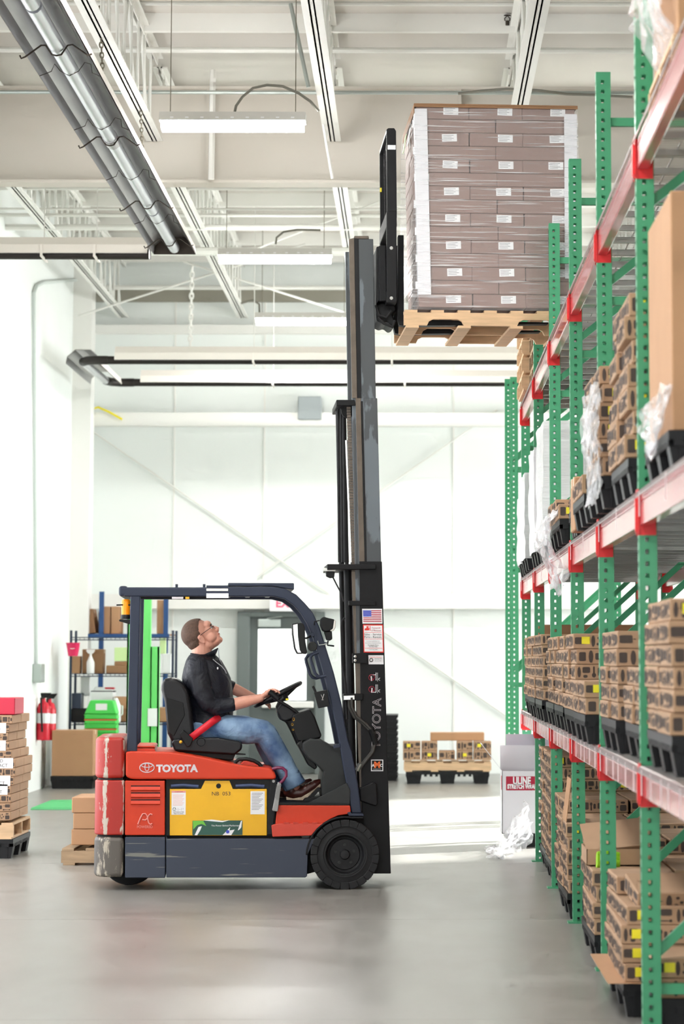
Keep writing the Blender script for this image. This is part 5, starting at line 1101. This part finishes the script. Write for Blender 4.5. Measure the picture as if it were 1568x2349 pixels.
# warning pictograms
pg = MB(); rd = MB()
for y0 in (1543, 1570):
    pg.tube([L3(862, y0, MD-.003), L3(862, y0+18, MD-.003)], .003, 4); pg.tube([L3(865.5, y0, MD-.003), L3(865.5, y0+20, MD-.003)], .002, 4)
    pg.tube([L3(852, y0+(5 if y0 < 1560 else 18), MD-.003), L3(862, y0+(5 if y0 < 1560 else 18), MD-.003)], .003, 4); pg.tube([L3(871, y0+12, MD-.003), L3(867, y0+15, MD-.003), L3(871, y0+18, MD-.003)], .003, 4)
    pg.tube([L3(851+2*(y0 > 1560), y0+8, MD-.003), L3(852, y0+19, MD-.003)], .005, 5); c_ = L3(852, y0+11, MD-.004); rd.tube([c_+Vector((.02*math.cos(t), 0, .02*math.sin(t))) for t in [2*math.pi*i/18 for i in range(18)]], .0022, 4, closed=True); rd.tube([c_+Vector((-.014, 0, .014)), c_+Vector((.014, 0, -.014))], .002, 4)
pg.build('warning_pictogram', 'paper', mo); rd.build('prohibition_ring', 'flag_red', mo)
text('TOYOTA', .083, L3(864, 1659, MD-.002), (.02, 0, 1), (-1, 0, .02), 'decal_silver', mo, outline=.0016, width=.348)
am = dq('maker_plate_edge', 850.5, 878.5, 1742.5, 1769, 'paper', mo, .001, .0); dq('maker_plate', 852.5, 876.5, 1744.5, 1767, 'dash_black', am, .0014, .0)
text('M', .056, L3(864.5, 1755, MD-.002), (1, 0, 0), (0, 0, 1), 'decal_orange', am, bold=.003); text('A', .026, L3(855.5, 1756, MD-.0025), (1, 0, 0), (0, 0, 1), 'paper', am, bold=.001); text('C', .026, L3(874, 1756, MD-.0025), (1, 0, 0), (0, 0, 1), 'paper', am, bold=.001); text('AFTERMARKET COMPANY', .008, L3(864.5, 1764.5, MD-.002), (1, 0, 0), (0, 0, 1), 'paper', am, width=.055)
# ------------------------------------------------------------ carriage, backrest, forks
CD0, CD1 = .1, .98
car = ext('carriage', [(863, 566), (885, 562), (885, 692), (868, 690), (862, 700)], .24, .8, 'mast_black', .005); ext('carriage_side_plate', [(868, 564), (884, 562), (886, 690), (870, 691)], .2, .24, 'mast_black', .005)
for z_ in ((470, 520), (650, 694)): ext('fork_bar', [(886, z_[0]+14), (909, z_[0]+14), (910, z_[1]), (886, z_[1])], CD0+.012, CD1, 'mast_black', .006)
def side_post(d0):
    o = MB().prism(L2([(886.5, 490), (891, 484), (906, 484), (909, 490), (909.5, 694), (886.5, 694)], CD0), d0, d0+.05).build('carriage_end_plate', 'mast_black', fk, bevel=.004)
    for py in (569, 684): MB().lathe([(.0, -.004), (.012, -.004), (.012, .002)], (L3(897, py, CD0).x, d0, L3(897, py, CD0).z), 'y', 12).build('pin', 'steel', o)
side_post(CD0); side_post(CD1-.05)
def br_post(d0, w_): return MB().prism(L2([(886, 297), (890, 293.5), (904, 293.5), (908, 300), (910, 500), (888, 500)], CD0), d0, d0+w_).build('load_backrest_post', 'mast_black', fk, bevel=.004)
bp_ = br_post(CD0+.004, .03); br_post(CD1-.034, .03)
sticker('white_tag', 888.5, 907, 333, 343, CD0+.003, 'paper', bp_)
for k in range(1, 4): MB().prism(L2([(893, 300), (903, 300), (906, 500), (895, 500)], CD0), CD0+.22*k, CD0+.22*k+.016).build('load_backrest_bar', 'mast_black', fk)
MB().prism(L2([(886, 297), (890, 293.5), (904, 293.5), (908, 303), (886, 303)], CD0), CD0+.03, CD1-.03).build('load_backrest_top', 'mast_black', fk); MB().prism(L2([(887, 384), (891, 384), (891, 394), (887, 394)], CD0), CD1-.036, CD1-.002).build('yellow_tag', 'yellow_label', fk)
fkz = L3(930, 737, .3).z
for d0 in (.28, .78):
    a, c = L3(912, 700, .3), L3(925, 560, .3)
    P = [(a.x, L3(912, 540, .3).z), (a.x+.04, L3(912, 540, .3).z), (a.x+.042, fkz+.012), (a.x+1.07, fkz+.0), (a.x+1.07, fkz-.012), (a.x+.05, fkz-.035), (a.x+.01, fkz-.03), (a.x, fkz+.01)]
    MB().prism(P, d0, d0+.1).build('fork', 'mast_black', fk, bevel=.004)
ext('carriage_hydraulics', [(860, 700), (875, 694), (905, 697), (909, 712), (900, 722), (908, 742), (898, 748), (886, 738), (876, 742), (862, 735)], .3, .75, 'mast_black', .012)
ltube('carriage_hose', [(862, 700), (868, 722), (885, 728), (898, 712)], .27, .011, 'rubber'); ltube('carriage_hose', [(866, 728), (880, 742), (900, 750), (905, 735)], .26, .011, 'rubber')
# ------------------------------------------------------------ raised load
LD = .13
ld0 = L3(927, 706, LD); ldr = L3(1341, 716, LD)
BW = 1.135; bx0 = L3(978, 700, LD).x-.06; PX0 = L3(926, 735, LD).x
load_root = None
def W_(p): return FO + fw*p[0] + fn_*p[1] + Vector((0, 0, p[2]))
PW, PD = 1.22, 1.13
zt_ = L3(1000, 705, LD).z; pzb = zt_-.145
wpl = wood_pallet(PW, PD, 'wood', 7, True, 'notched wooden pallet on the forks under the raised wrapped load', W_((PX0+PW/2, LD+PD/2, pzb)), PHI)
topz_ = L3(1100, 244, LD).z; nrow = 15; rh = (topz_-zt_)/nrow
bxl = L3(952, 480, LD).x; 
RN = 'first second third fourth fifth sixth seventh eighth ninth tenth eleventh twelfth thirteenth fourteenth fifteenth'.split()
mA = MB().box(0, .376, 0, .565, 0, rh-.002).build('load_carton', 'carton_pink', bevel=.004, seg=1); mB = MB().box(0, .566, 0, .375, 0, rh-.002).build('load_carton', 'carton_pink', bevel=.004, seg=1)
lbl = MB().box(-.053, .053, -.0015, 0, -.027, .027).build('address_label', 'paper'); lr = MB()
for i in range(4): lr.box(-.045, .03-.015*(i % 2), -.002, -.0014, .016-.011*i, .019-.011*i)
lpr = lr.build('label_print', 'grey_ink')
for o in (mA, mB, lbl, lpr): COL.objects.unlink(o)
lean = (L3(978, 700, LD).x - bxl)*0
r3 = random.Random(4)
for r_ in range(nrow):
    z = zt_+r_*rh+.001; odd = r_ % 2 == 0; sh_ = .028*(1-r_/nrow)
    cells = [(i, j) for i in range(3) for j in range(2)] if odd else [(i, j) for i in range(2) for j in range(3)]
    for i, j in cells:
        if i > 0 and j > 0 and r_ < nrow-1: continue
        ww, dd2 = (.3775, .567) if odd else (.567, .3775)
        px_ = bxl+sh_+ww*i+r3.uniform(-.003, .003); py_ = LD+dd2*j+r3.uniform(-.002, .002)
        NC[0] += 1
        if NC[0] in HIDE: continue
        o = share(mA if odd else mB, 'load_carton', None, W_((px_, py_, z)), (0, 0, PHI))
        tag(o, 'dusky pink carton of raised load, %s row up, %s%s' % (RN[r_], (('left', 'middle', 'right') if odd else ('left', 'right'))[i], ' at the front' if j == 0 else ' further back' if j == 1 else ' at the rear'), 'carton', 'cartons of the raised load')
        CI[o.name] = NC[0]
        if j == 0 and odd: 
            l_ = share(lbl, 'address_label', o, (.245+r3.uniform(-.01, .01), -.0005, rh*.6), (0, r3.uniform(-.04, .04), 0)); share(lpr, 'label_print', l_)
        if not odd and i == 0 and j == 0: share(lbl, 'address_label', o, (.03, -.0005, rh*.6))
def bx_load(name, x0, x1, y0, y1, z0, z1, m, label, cat, bevel=0, parts=None):
    o = MB().box(x0, x1, y0, y1, z0, z1).build(name, m, bevel=bevel); o.location = W_((0, 0, 0)); o.rotation_euler = (0, 0, PHI); tag(o, label, cat); return o
def angle_guard(x, y, sx_, sy_, z0, z1, label, lean_=0):
    m_ = MB(); t = .006; w_ = .085
    def col(x0, x1, y0, y1):
        vs = []
        for zz, dx_ in ((z0, lean_), (z1, 0)): vs += [(x0+dx_, y0, zz), (x1+dx_, y0, zz), (x1+dx_, y1, zz), (x0+dx_, y1, zz)]
        m_.add(vs, [(0, 1, 2, 3), (7, 6, 5, 4), (0, 4, 5, 1), (1, 5, 6, 2), (2, 6, 7, 3), (3, 7, 4, 0)])
    col(min(x, x+sx_*w_), max(x, x+sx_*w_), min(y, y-t), max(y, y-t)); col(min(x, x-sx_*t), max(x, x-sx_*t), min(y-t, y+sy_*w_), max(y, y+sy_*w_))
    o = m_.build('corner_guard', 'white_board'); o.location = FO; o.rotation_euler = (0, 0, PHI); tag(o, label, 'corner guard'); return o
angle_guard(bxl-.004, LD-.008, 1, 1, L3(960, 676, LD).z, L3(960, 250, LD).z, 'white cardboard corner guard at the left edge of the raised load', .03)
angle_guard(bxl+BW+.008, LD-.008, -1, 1, L3(1330, 640, LD).z, L3(1330, 263, LD).z, 'white cardboard corner guard at the right edge of the raised load, under the wrap', .0)
cap = MB(); cap.box(bxl-.012, bxl+BW+.02, LD-.02, LD+BW+.02, topz_, topz_+.012); cap.box(bxl-.014, bxl-.008, LD-.02, LD+BW+.02, topz_-.06, topz_); cap.box(bxl-.012, bxl+BW+.02, LD-.022, LD-.016, topz_-.015, topz_)
o = cap.build('cardboard_top_sheet', 'kraft_dark', bevel=.003); o.location = FO; o.rotation_euler = (0, 0, PHI); tag(o, 'brown cardboard sheet capping the raised load', 'cardboard')
def film(off, z0, z1, m, label, left=True):
    mb = MB(); x0, x1, y0, y1 = bxl-off, bxl+BW+.012+off, LD-.012-off, LD+BW+off; pts = []; r5 = random.Random(2); nz_ = 40
    ring_ = [(x1, y1), (x0-.02, y1), (x0, y0), (x1, y0)]
    for q in range(4):
        p0, p1 = ring_[q], ring_[(q+1) % 4]
        for t in range(14): pts.append((p0[0]+(p1[0]-p0[0])*t/14, p0[1]+(p1[1]-p0[1])*t/14))
    k = len(pts); vs = []
    for i in range(nz_+1):
        for (x, y) in pts:
            bulge = (.045*(1-i/nz_) if x < bxl+.02 else 0); vs.append((x-bulge+(.03*(1-i/nz_)), y+r5.uniform(-.0025, .0025), z0+(z1-z0)*i/nz_))
    mb.add(vs, [(i*k+j, i*k+(j+1) % k, (i+1)*k+(j+1) % k, (i+1)*k+j) for i in range(nz_) for j in range(k)])
    o = mb.build('stretch_wrap', m, smooth=70); o.location = FO; o.rotation_euler = (0, 0, PHI); tag(o, label, 'plastic film'); return o
film(.006, zt_-.02, topz_-.02, 'stretch_film', 'clear stretch wrap with glossy ripples around the raised load')
# paper notes tucked at the rear upper corner of the load
for i, (px, py, m_, lb_) in enumerate(((930, 275, 'paper', 'white shipping note with red edge tucked at the raised load corner'), (922, 300, 'pale_green', 'yellow-green note tucked at the raised load corner'))):
    q = L3(px, py, LD); o = MB().box(-.004, .0, 0, .16, 0, .12).build('shipping_note', m_); o.location = W_((bxl-.03-.012*i, LD+.25+.3*i, topz_-.22)); o.rotation_euler = (0, .15, PHI); tag(o, lb_, 'paper note')
# ------------------------------------------------------------ driver
def fabric(name, c1, c2, scale, rough, bump, bs, dist=.03):
    m = mat(name, c1, rough, col2=c2, scale=scale, detail=6, sharp=(.35, .68)); nt = m.node_tree; N = nt.nodes; L = nt.links; b = N['Principled BSDF']
    tc = [n for n in N if n.type == 'TEX_COORD'][0]; n = N.new('ShaderNodeTexNoise'); n.inputs['Scale'].default_value = bs; n.inputs['Detail'].default_value = 3; n.inputs['Distortion'].default_value = 1.2; L.new(tc.outputs['Object'], n.inputs['Vector'])
    bp = N.new('ShaderNodeBump'); bp.inputs['Strength'].default_value = bump; bp.inputs['Distance'].default_value = dist; L.new(n.outputs[0], bp.inputs['Height']); L.new(bp.outputs[0], b.inputs['Normal'])
fabric('shirt_navy', (10, 13, 24), (17, 22, 38), 5, .6, .8, 7); fabric('denim', (66, 94, 134), (148, 178, 208), 5.5, .8, .6, 8)
mat('skin', (226, 164, 142), .5, var=.06, scale=14); mat('hair_brown', (88, 64, 50), .65, var=.3, scale=60, bump=.5, bscale=180); mat('boot_brown', (78, 34, 28), .35, var=.25, scale=9); mat('boot_sole', (196, 178, 156), .7, var=.2, scale=30); mat('eye_white', (236, 232, 228), .3); mat('lip', (176, 104, 92), .5); mat('zip_silver', (190, 192, 198), .35, metal=.6); mat('lens_clear', (255, 255, 255), .05, alpha=.18)
def ball(mb, c, r, Mx=None, n=14, k=9):
    vs = []; c = Vector(c)
    for i in range(k+1):
        th = math.pi*i/k
        for j in range(n):
            q = 2*math.pi*j/n; v = Vector((r[0]*math.sin(th)*math.cos(q), r[1]*math.sin(th)*math.sin(q), r[2]*math.cos(th))); p = c+v; vs.append(Mx @ p if Mx else p)
    mb.add(vs, [(i*n+j, (i+1)*n+j, (i+1)*n+(j+1) % n, i*n+(j+1) % n) for i in range(k) for j in range(n)])
def limb(mb, pts, n=14):
    """pts: (Vector, radius) chain with round ends"""
    mb.tube([p for p, r in pts], [r for p, r in pts], n)
    for p, r in pts: ball(mb, p, (r, r, r), n=n, k=8)
def union(name, mb, voxel, mats, parent, smooth_it=4, pick=None):
    me = bpy.data.meshes.new('tmp'); me.from_pydata(mb.v, [], mb.f); bm = bmesh.new(); bm.from_mesh(me); bmesh.ops.remove_doubles(bm, verts=bm.verts[:], dist=1e-5); bmesh.ops.recalc_face_normals(bm, faces=bm.faces[:]); bm.to_mesh(me); bm.free()
    o = bpy.data.objects.new('tmp', me); COL.objects.link(o); r = o.modifiers.new('r', 'REMESH'); r.mode = 'VOXEL'; r.voxel_size = voxel
    if smooth_it: s = o.modifiers.new('s', 'SMOOTH'); s.factor = .5; s.iterations = smooth_it
    bpy.context.view_layer.update(); out = bpy.data.meshes.new_from_object(o.evaluated_get(bpy.context.evaluated_depsgraph_get())); bpy.data.objects.remove(o)
    out.materials.clear()
    for m in mats: out.materials.append(M[m])
    if pick: out.polygons.foreach_set('material_index', [pick(p.center) for p in out.polygons])
    out.polygons.foreach_set('use_smooth', [True]*len(out.polygons)); out.name = name
    q = bpy.data.objects.new(name, out); COL.objects.link(q); q.parent = parent; return q
pr = empty('person', FO, PHI); tag(pr, 'seated driver in dark jacket and blue jeans looking up at the raised load', 'person')
D0 = .53
HP = R(37); hc = L3(461, 1457, D0)
HM = Matrix.Translation(hc) @ Matrix.Rotation(-HP, 4, 'Y') @ Matrix.Scale(1.08, 4)
def H(x, y, z): return HM @ Vector((x, y, z))
body = MB()
ball(body, (-.018, 0, .028), (.096, .077, .09), HM, 22, 14); ball(body, (.03, 0, -.02), (.066, .066, .085), HM, 20, 12); ball(body, (.045, 0, -.085), (.05, .052, .036), HM, 18, 10); ball(body, (.075, 0, -.098), (.024, .026, .02), HM)
ball(body, (.01, 0, -.07), (.06, .062, .05), HM); ball(body, (.066, 0, .03), (.034, .056, .03), HM)
ball(body, (.04, .045, -.05), (.04, .03, .035), HM); ball(body, (.04, -.045, -.05), (.04, .03, .035), HM)
body.tube([H(.088, 0, .006), H(.1, 0, -.012), H(.112, 0, -.03), H(.104, 0, -.038), H(.085, 0, -.04)], [.008, .011, .0135, .014, .008], 10); ball(body, (.098, .013, -.034), (.011, .009, .008), HM, 10, 6); ball(body, (.098, -.013, -.034), (.011, .009, .008), HM, 10, 6)
ball(body, (.088, 0, -.055), (.013, .024, .008), HM, 12, 6); ball(body, (.088, 0, -.069), (.014, .022, .008), HM, 12, 6)
for s in (-1, 1):
    ball(body, (-.012, s*.077, -.022), (.02, .009, .031), HM, 12, 8); ball(body, (-.016, s*.083, -.008), (.016, .006, .014), HM, 10, 6); ball(body, (-.012, s*.08, -.048), (.01, .007, .012), HM, 10, 6)
limb(body, [(H(-.03, 0, -.05), .068), (L3(462, 1490, D0), .07), (L3(464, 1512, D0), .075), (L3(470, 1560, D0), .09), (L3(478, 1640, D0), .1)], 18)
# near arm (his right) and hand on the wheel knob
NA = [(L3(456, 1536, .345), .05), (L3(484, 1618, .33), .045), (L3(536, 1616, .35), .044), (L3(560, 1610, .36), .042), (L3(582, 1605, .37), .034), (L3(597, 1601, .375), .029)]
limb(body, NA)
def hand(mb, wrist, knuckle, tip_dir, side, up_, scale=1.0, curl=0.7):
    """palm from wrist to knuckles, four bent fingers and a thumb; side = direction of the thumb across the palm"""
    ax = (knuckle-wrist).normalized(); sd = (side-ax*side.dot(ax)).normalized(); nn = ax.cross(sd).normalized()
    if nn.dot(up_) < 0: nn = -nn
    for t, r in ((.0, .026), (.35, .03), (.7, .033), (1.0, .03)):
        c = wrist.lerp(knuckle, t)
        for s in (-.6, 0, .6): ball(mb, c+sd*(s*r*.95), (r*.62, r*.62, r*.55), n=10, k=7)
    for i, (s, ln_) in enumerate(((.036, .07), (.013, .08), (-.011, .075), (-.034, .058))):
        b = knuckle+sd*s; d1 = (ax*.9-nn*.25).normalized(); d2 = (ax*.55-nn*.8*curl-ax*.1).normalized(); d3 = (ax*.1-nn*1.0*curl).normalized()
        p1 = b+d1*ln_*.42*scale; p2 = p1+d2*ln_*.34*scale; p3 = p2+d3*ln_*.26*scale
        mb.tube([b-ax*.015, b, p1, p2, p3], [.0105, .0108, .0098, .009, .0075], 8); ball(mb, p1, (.0098,)*3, n=8, k=6); ball(mb, p2, (.009,)*3, n=8, k=6); ball(mb, p3, (.0078,)*3, n=8, k=6)
    b = wrist.lerp(knuckle, .35)+sd*.03; p1 = b+(sd*.6+ax*.7-nn*.3).normalized()*.035; p2 = p1+(ax*.9-nn*.5).normalized()*.03; p3 = p2+(ax*.8-nn*.7).normalized()*.02
    mb.tube([wrist.lerp(knuckle, .2)+sd*.015, b, p1, p2, p3], [.013, .0125, .0115, .0105, .008], 8); ball(mb, p2, (.0105,)*3, n=8, k=6); ball(mb, p3, (.008,)*3, n=8, k=6)
hand(body, L3(599, 1600, .375), L3(620, 1586, .37), None, Vector((.1, 1, -.3)), Vector((0, 0, 1)), 1.0, .8)
FA_ = [(L3(462, 1536, .715), .05), (L3(516, 1574, .74), .046), (L3(540, 1582, .735), .042), (L3(566, 1594, .72), .035), (L3(588, 1604, .7), .028)]
limb(body, FA_); hand(body, L3(590, 1605, .7), L3(606, 1607, .69), None, Vector((0, -1, .2)), Vector((0, 0, 1)), 1.0, .9)
# hidden legs keep the figure one piece
for d_, kx, ax_ in ((.42, (606, 1678), (676, 1806)), (.65, (596, 1676), (650, 1806))): limb(body, [(L3(478, 1655, D0), .09), (L3(478, 1672, d_), .075), (L3(*kx, d_), .055), (L3(*ax_, d_), .035)])
union('body', body, .0045, ['skin'], pr, 3)
# hair
hb = MB(); ball(hb, (-.019, 0, .029), (.1005, .0815, .095), None, 40, 30); ball(hb, (-.048, 0, -.012), (.066, .071, .062), None, 34, 24)
ho = union('hair', hb, .0045, ['hair_brown'], pr, 2)
bm = bmesh.new(); bm.from_mesh(ho.data); rh_ = random.Random(1)
HL = [(-.2, -.05), (-.045, -.05), (-.02, -.036), (0, -.012), (.012, .002), (.03, .004), (.055, .018), (.08, .042), (.1, .062), (.2, .1)]
def hairline(z):
    for (z0, x0_), (z1, x1_) in zip(HL, HL[1:]):
        if z <= z1: return x0_+(x1_-x0_)*(z-z0)/(z1-z0)
    return .1
kill = []
for f in bm.faces:
    c = f.calc_center_median(); lim = hairline(c.z)+(.012 if abs(c.y) < .025 and c.z > .08 else 0)+rh_.uniform(-.0016, .0016)
    if c.x > lim or c.z < -.068+.3*max(0, c.x+.06)+rh_.uniform(-.004, .004): kill.append(f)
bmesh.ops.delete(bm, geom=kill, context='FACES')
bmesh.ops.transform(bm, matrix=HM, verts=bm.verts[:]); bm.to_mesh(ho.data); bm.free()
# face details
for s in (-1, 1):
    e = MB(); ball(e, (.079, s*.031, -.002), (.012, .013, .009), HM, 12, 8); eo = e.build('eye', 'eye_white', pr, smooth=80); e2 = MB(); ball(e2, (.0885, s*.032, .0), (.004, .006, .006), HM, 10, 6); e2.build('pupil', 'dash_black', eo)
    MB().tube([H(.082, s*.055, .014), H(.093, s*.04, .019), H(.096, s*.02, .016)], [.003, .0045, .003], 6).build('eyebrow', 'hair_brown', pr)
    MB().tube([H(.1, s*.033+.02*math.cos(t), -.006+.016*math.sin(t)) for t in [2*math.pi*i/16 for i in range(16)]], .0014, 5, closed=True).build('glasses_rim', 'zip_silver', pr); MB().tube([H(.1, s*.053, -.002), H(.08, s*.074, -.0), H(.0, s*.083, .002), H(-.022, s*.083, -.008)], .0022, 5).build('glasses_temple', 'dash_black', pr)
    q = MB(); q.add([H(.1, s*.033+.02*math.cos(t), -.006+.016*math.sin(t)) for t in [2*math.pi*i/16 for i in range(16)]], [tuple(range(16))]); q.build('glasses_lens', 'lens_clear', pr)
MB().tube([H(.1, -.013, -.002), H(.103, 0, .0), H(.1, .013, -.002)], .0014, 5).build('glasses_bridge', 'zip_silver', pr)
MB().tube([H(.093, -.022, -.063), H(.1005, 0, -.062), H(.093, .022, -.063)], [.002, .0032, .002], 6, flat=1.6).build('mouth', 'lip', pr)
# jacket
sh_ = MB()
def ring_loft(mb, secs, n=24):
    vs = []
    for c, rx_, ry_ in secs:
        for j in range(n): q = 2*math.pi*j/n; vs.append(Vector(c)+Vector((rx_*math.cos(q), ry_*math.sin(q), 0)))
    k = len(secs); mb.add(vs, [(i*n+j, i*n+(j+1) % n, (i+1)*n+(j+1) % n, (i+1)*n+j) for i in range(k-1) for j in range(n)]+[tuple(range(n))[::-1], tuple(range((k-1)*n, k*n))])
ring_loft(sh_, [(L3(478, 1668, D0), .15, .2), (L3(482, 1645, D0), .158, .2), (L3(482, 1612, D0), .165, .2), (L3(476, 1580, D0), .174, .2), (L3(473, 1555, D0), .172, .2), (L3(470, 1535, D0), .152, .195), (L3(467, 1515, D0), .125, .17), (L3(465, 1507, D0), .105, .115), (L3(464, 1501, D0), .088, .085)])
limb(sh_, [(L3(452, 1528, .37), .075), (L3(452, 1545, .34), .078), (L3(462, 1585, .32), .072), (L3(478, 1614, .325), .064), (L3(494, 1622, .33), .06)]); limb(sh_, [(L3(494, 1621, .33), .06), (L3(520, 1616, .345), .05)]); sh_.tube([L3(505, 1619, .338), L3(537.5, 1615, .35)], [.053, .049], 18)
limb(sh_, [(L3(456, 1528, .69), .075), (L3(466, 1545, .715), .076), (L3(494, 1562, .73), .068), (L3(516, 1574, .74), .06)]); sh_.tube([L3(510, 1572, .74), L3(536, 1580, .737)], [.056, .05], 18)
union('jacket', sh_, .007, ['shirt_navy'], pr, 5)
cl_ = MB(); n_ = 22; vs = []
for i in range(n_+1):
    t = R(-150+300*i/n_); ex_, ey_ = math.cos(t+math.pi), math.sin(t+math.pi)
    for k_, (h_, g_) in enumerate(((0, 0), (.055, .012))):
        c0 = L3(463, 1505, D0); fx = 1 if ex_ > 0 else .0
        vs.append((c0.x+.088*ex_+fx*.03*ex_*k_+.01, D0+.082*ey_, c0.z-.004+h_*(.22+.25*max(0, -ex_)+1.0*max(0, ex_))))
cl_.add(vs, [(2*i, 2*i+2, 2*i+3, 2*i+1) for i in range(n_)]); co = cl_.build('collar', 'shirt_navy', pr, smooth=80); s_ = co.modifiers.new('t', 'SOLIDIFY'); s_.thickness = .008; s_.offset = 0
zp = [(501, 1489), (501, 1500), (503, 1511), (509, 1526), (515, 1542)]; MB().tube([L3(x, y, D0-.07) for x, y in zp], .0035, 6).build('zip', 'zip_silver', pr)
MB().tube([L3(x, y, D0-.15) for x, y in ((488, 1512), (497, 1520), (508, 1528), (516, 1538), (519, 1545))], .003, 6).build('zip', 'zip_silver', pr)
lo_ = MB(); ball(lo_, L3(499, 1533, .36), (.006, .004, .009), None, 10, 6); lo_.build('chest_logo', 'paper', pr)
# jeans
jn = MB(); ball(jn, L3(476, 1668, D0), (.15, .19, .09), None, 22, 12)
def leg(hip, mids): limb(jn, [hip]+mids, 18)
leg((L3(470, 1672, .43), .1), [(L3(520, 1672, .41), .1), (L3(570, 1676, .4), .094), (L3(602, 1678, .4), .082), (L3(610, 1684, .4), .08), (L3(628, 1715, .41), .078), (L3(650, 1752, .42), .074), (L3(664, 1780, .425), .072)])
jn.tube([L3(660, 1772, .424), L3(676.5, 1804, .43)], [.074, .083], 20)
leg((L3(470, 1672, .63), .1), [(L3(560, 1672, .65), .094), (L3(596, 1676, .65), .082), (L3(612, 1710, .66), .076), (L3(640, 1770, .67), .07)]); jn.tube([L3(632, 1762, .67), L3(652, 1800, .68)], [.072, .08], 20)
union('jeans', jn, .007, ['denim'], pr, 4)
# boots
def boot(d_, ox_, oy_):
    b = MB(); P = [(662, 1818, .042, .038), (676, 1820, .046, .042), (692, 1818, .046, .046), (708, 1808, .04, .047), (722, 1799, .034, .043), (731, 1794, .024, .034)]
    for i, (x, y, r, l) in enumerate(P): ball(b, L3(x+ox_, y+oy_, d_), (r, l, r*.92), None, 14, 9)
    for (x, y, r, l), (x2, y2, r2, l2) in zip(P, P[1:]): ball(b, (L3(x+ox_, y+oy_, d_)+L3(x2+ox_, y2+oy_, d_))/2, ((r+r2)/2, (l+l2)/2, (r+r2)*.46), None, 14, 9)
    limb(b, [(L3(668+ox_, 1815+oy_, d_), .045), (L3(670+ox_, 1795+oy_, d_), .045)])
    bo = union('boot', b, .006, ['boot_brown'], pr, 2)
    MB().prism(L2([(x+ox_, y+oy_) for x, y in ((655.5, 1827), (656, 1836), (664, 1840.5), (684, 1842), (696, 1836), (716, 1823), (730, 1812), (737, 1801), (734, 1797), (722, 1808), (706, 1819), (690, 1828), (672, 1831))], d_), d_-.048, d_+.048).build('sole', 'boot_sole', bo, bevel=.006)
    lc_ = MB()
    for k_ in range(4): x, y = 690+7*k_+ox_, 1803-2.6*k_+oy_; lc_.tube([L3(x-2, y+3, d_-.04), L3(x, y-1, d_-.018), L3(x+2, y-1, d_+.018), L3(x+3, y+3, d_+.04)], .0035, 5)
    lc_.build('laces', 'mast_edge', bo)
boot(.43, 0, 0); boot(.68, -22, -2)
# lap belt
bl = MB(); 
pts_ = [L3(434, 1695, .235), L3(462, 1674, .27), L3(486, 1656, .3), L3(502, 1645, .34), L3(512, 1640, .4), L3(518, 1639, .5), L3(512, 1642, .62), L3(490, 1660, .76)]
vs = []
for i, p in enumerate(pts_):
    t = (pts_[min(i+1, 7)]-pts_[max(i-1, 0)]).normalized(); u = Vector((0, 1, 0)).cross(t); u = Vector((-t.z, 0, t.x)) if Vector((t.x, 0, t.z)).length > .3 else Vector((0, 0, 1)); u = u.normalized()*.024; vs += [p+u, p-u]
bl.add(vs, [(2*i, 2*i+2, 2*i+3, 2*i+1) for i in range(7)]); bo_ = bl.build('lap_belt', 'belt_red', fk, smooth=60); s_ = bo_.modifiers.new('t', 'SOLIDIFY'); s_.thickness = .004
# ------------------------------------------------------------ loose pieces on the near floor goods
sh1 = MB().box(0, .99, 0, 1.22, 0, .0015).build('cardboard_sheet', 'kraft'); sh1.location = (XF-.1, UY[1]+.6, .1503); tag(sh1, 'tan cardboard sheet under the cartons of the nearest floor load', 'cardboard')
carton((XF+.17, UY[1]+.86, .487), .3, .3, .08, 'pale printed carton lying tilted on top of the nearest floor load', None, 2, rot=(.22, .0, .12))
oc = empty('open_carton', (XF+.14, UY[2]+.72, .482)); tag(oc, 'opened printed carton with a raised flap on the second bay floor load', 'carton')
b = MB(); W2, D2, H2 = .36, .44, .085
b.box(-W2/2, W2/2, -D2/2, -D2/2+.004, 0, H2); b.box(-W2/2, W2/2, D2/2-.004, D2/2, 0, H2); b.box(-W2/2, -W2/2+.004, -D2/2, D2/2, 0, H2); b.box(W2/2-.004, W2/2, -D2/2, D2/2, 0, H2); b.box(-W2/2, W2/2, -D2/2, D2/2, 0, .004); b.build('tray', 'kraft_print', oc)
f_ = MB().box(-W2/2, W2/2, 0, .4, 0, .004).build('lid', 'kraft_print', oc, loc=(0, -D2/2+.02, H2+.005)); f_.rotation_euler = (R(17), R(-6), 0)
oc2 = MB().box(0, .004, -.2, .2, 0, .26).build('cardboard_flap', 'kraft'); oc2.location = (XF-.02, UY[3]+.5, .58); oc2.rotation_euler = (0, .12, 0); tag(oc2, 'plain cardboard flap standing at the aisle edge of the third bay floor load', 'cardboard')
oc2.location.z = .15+5*.084+.004
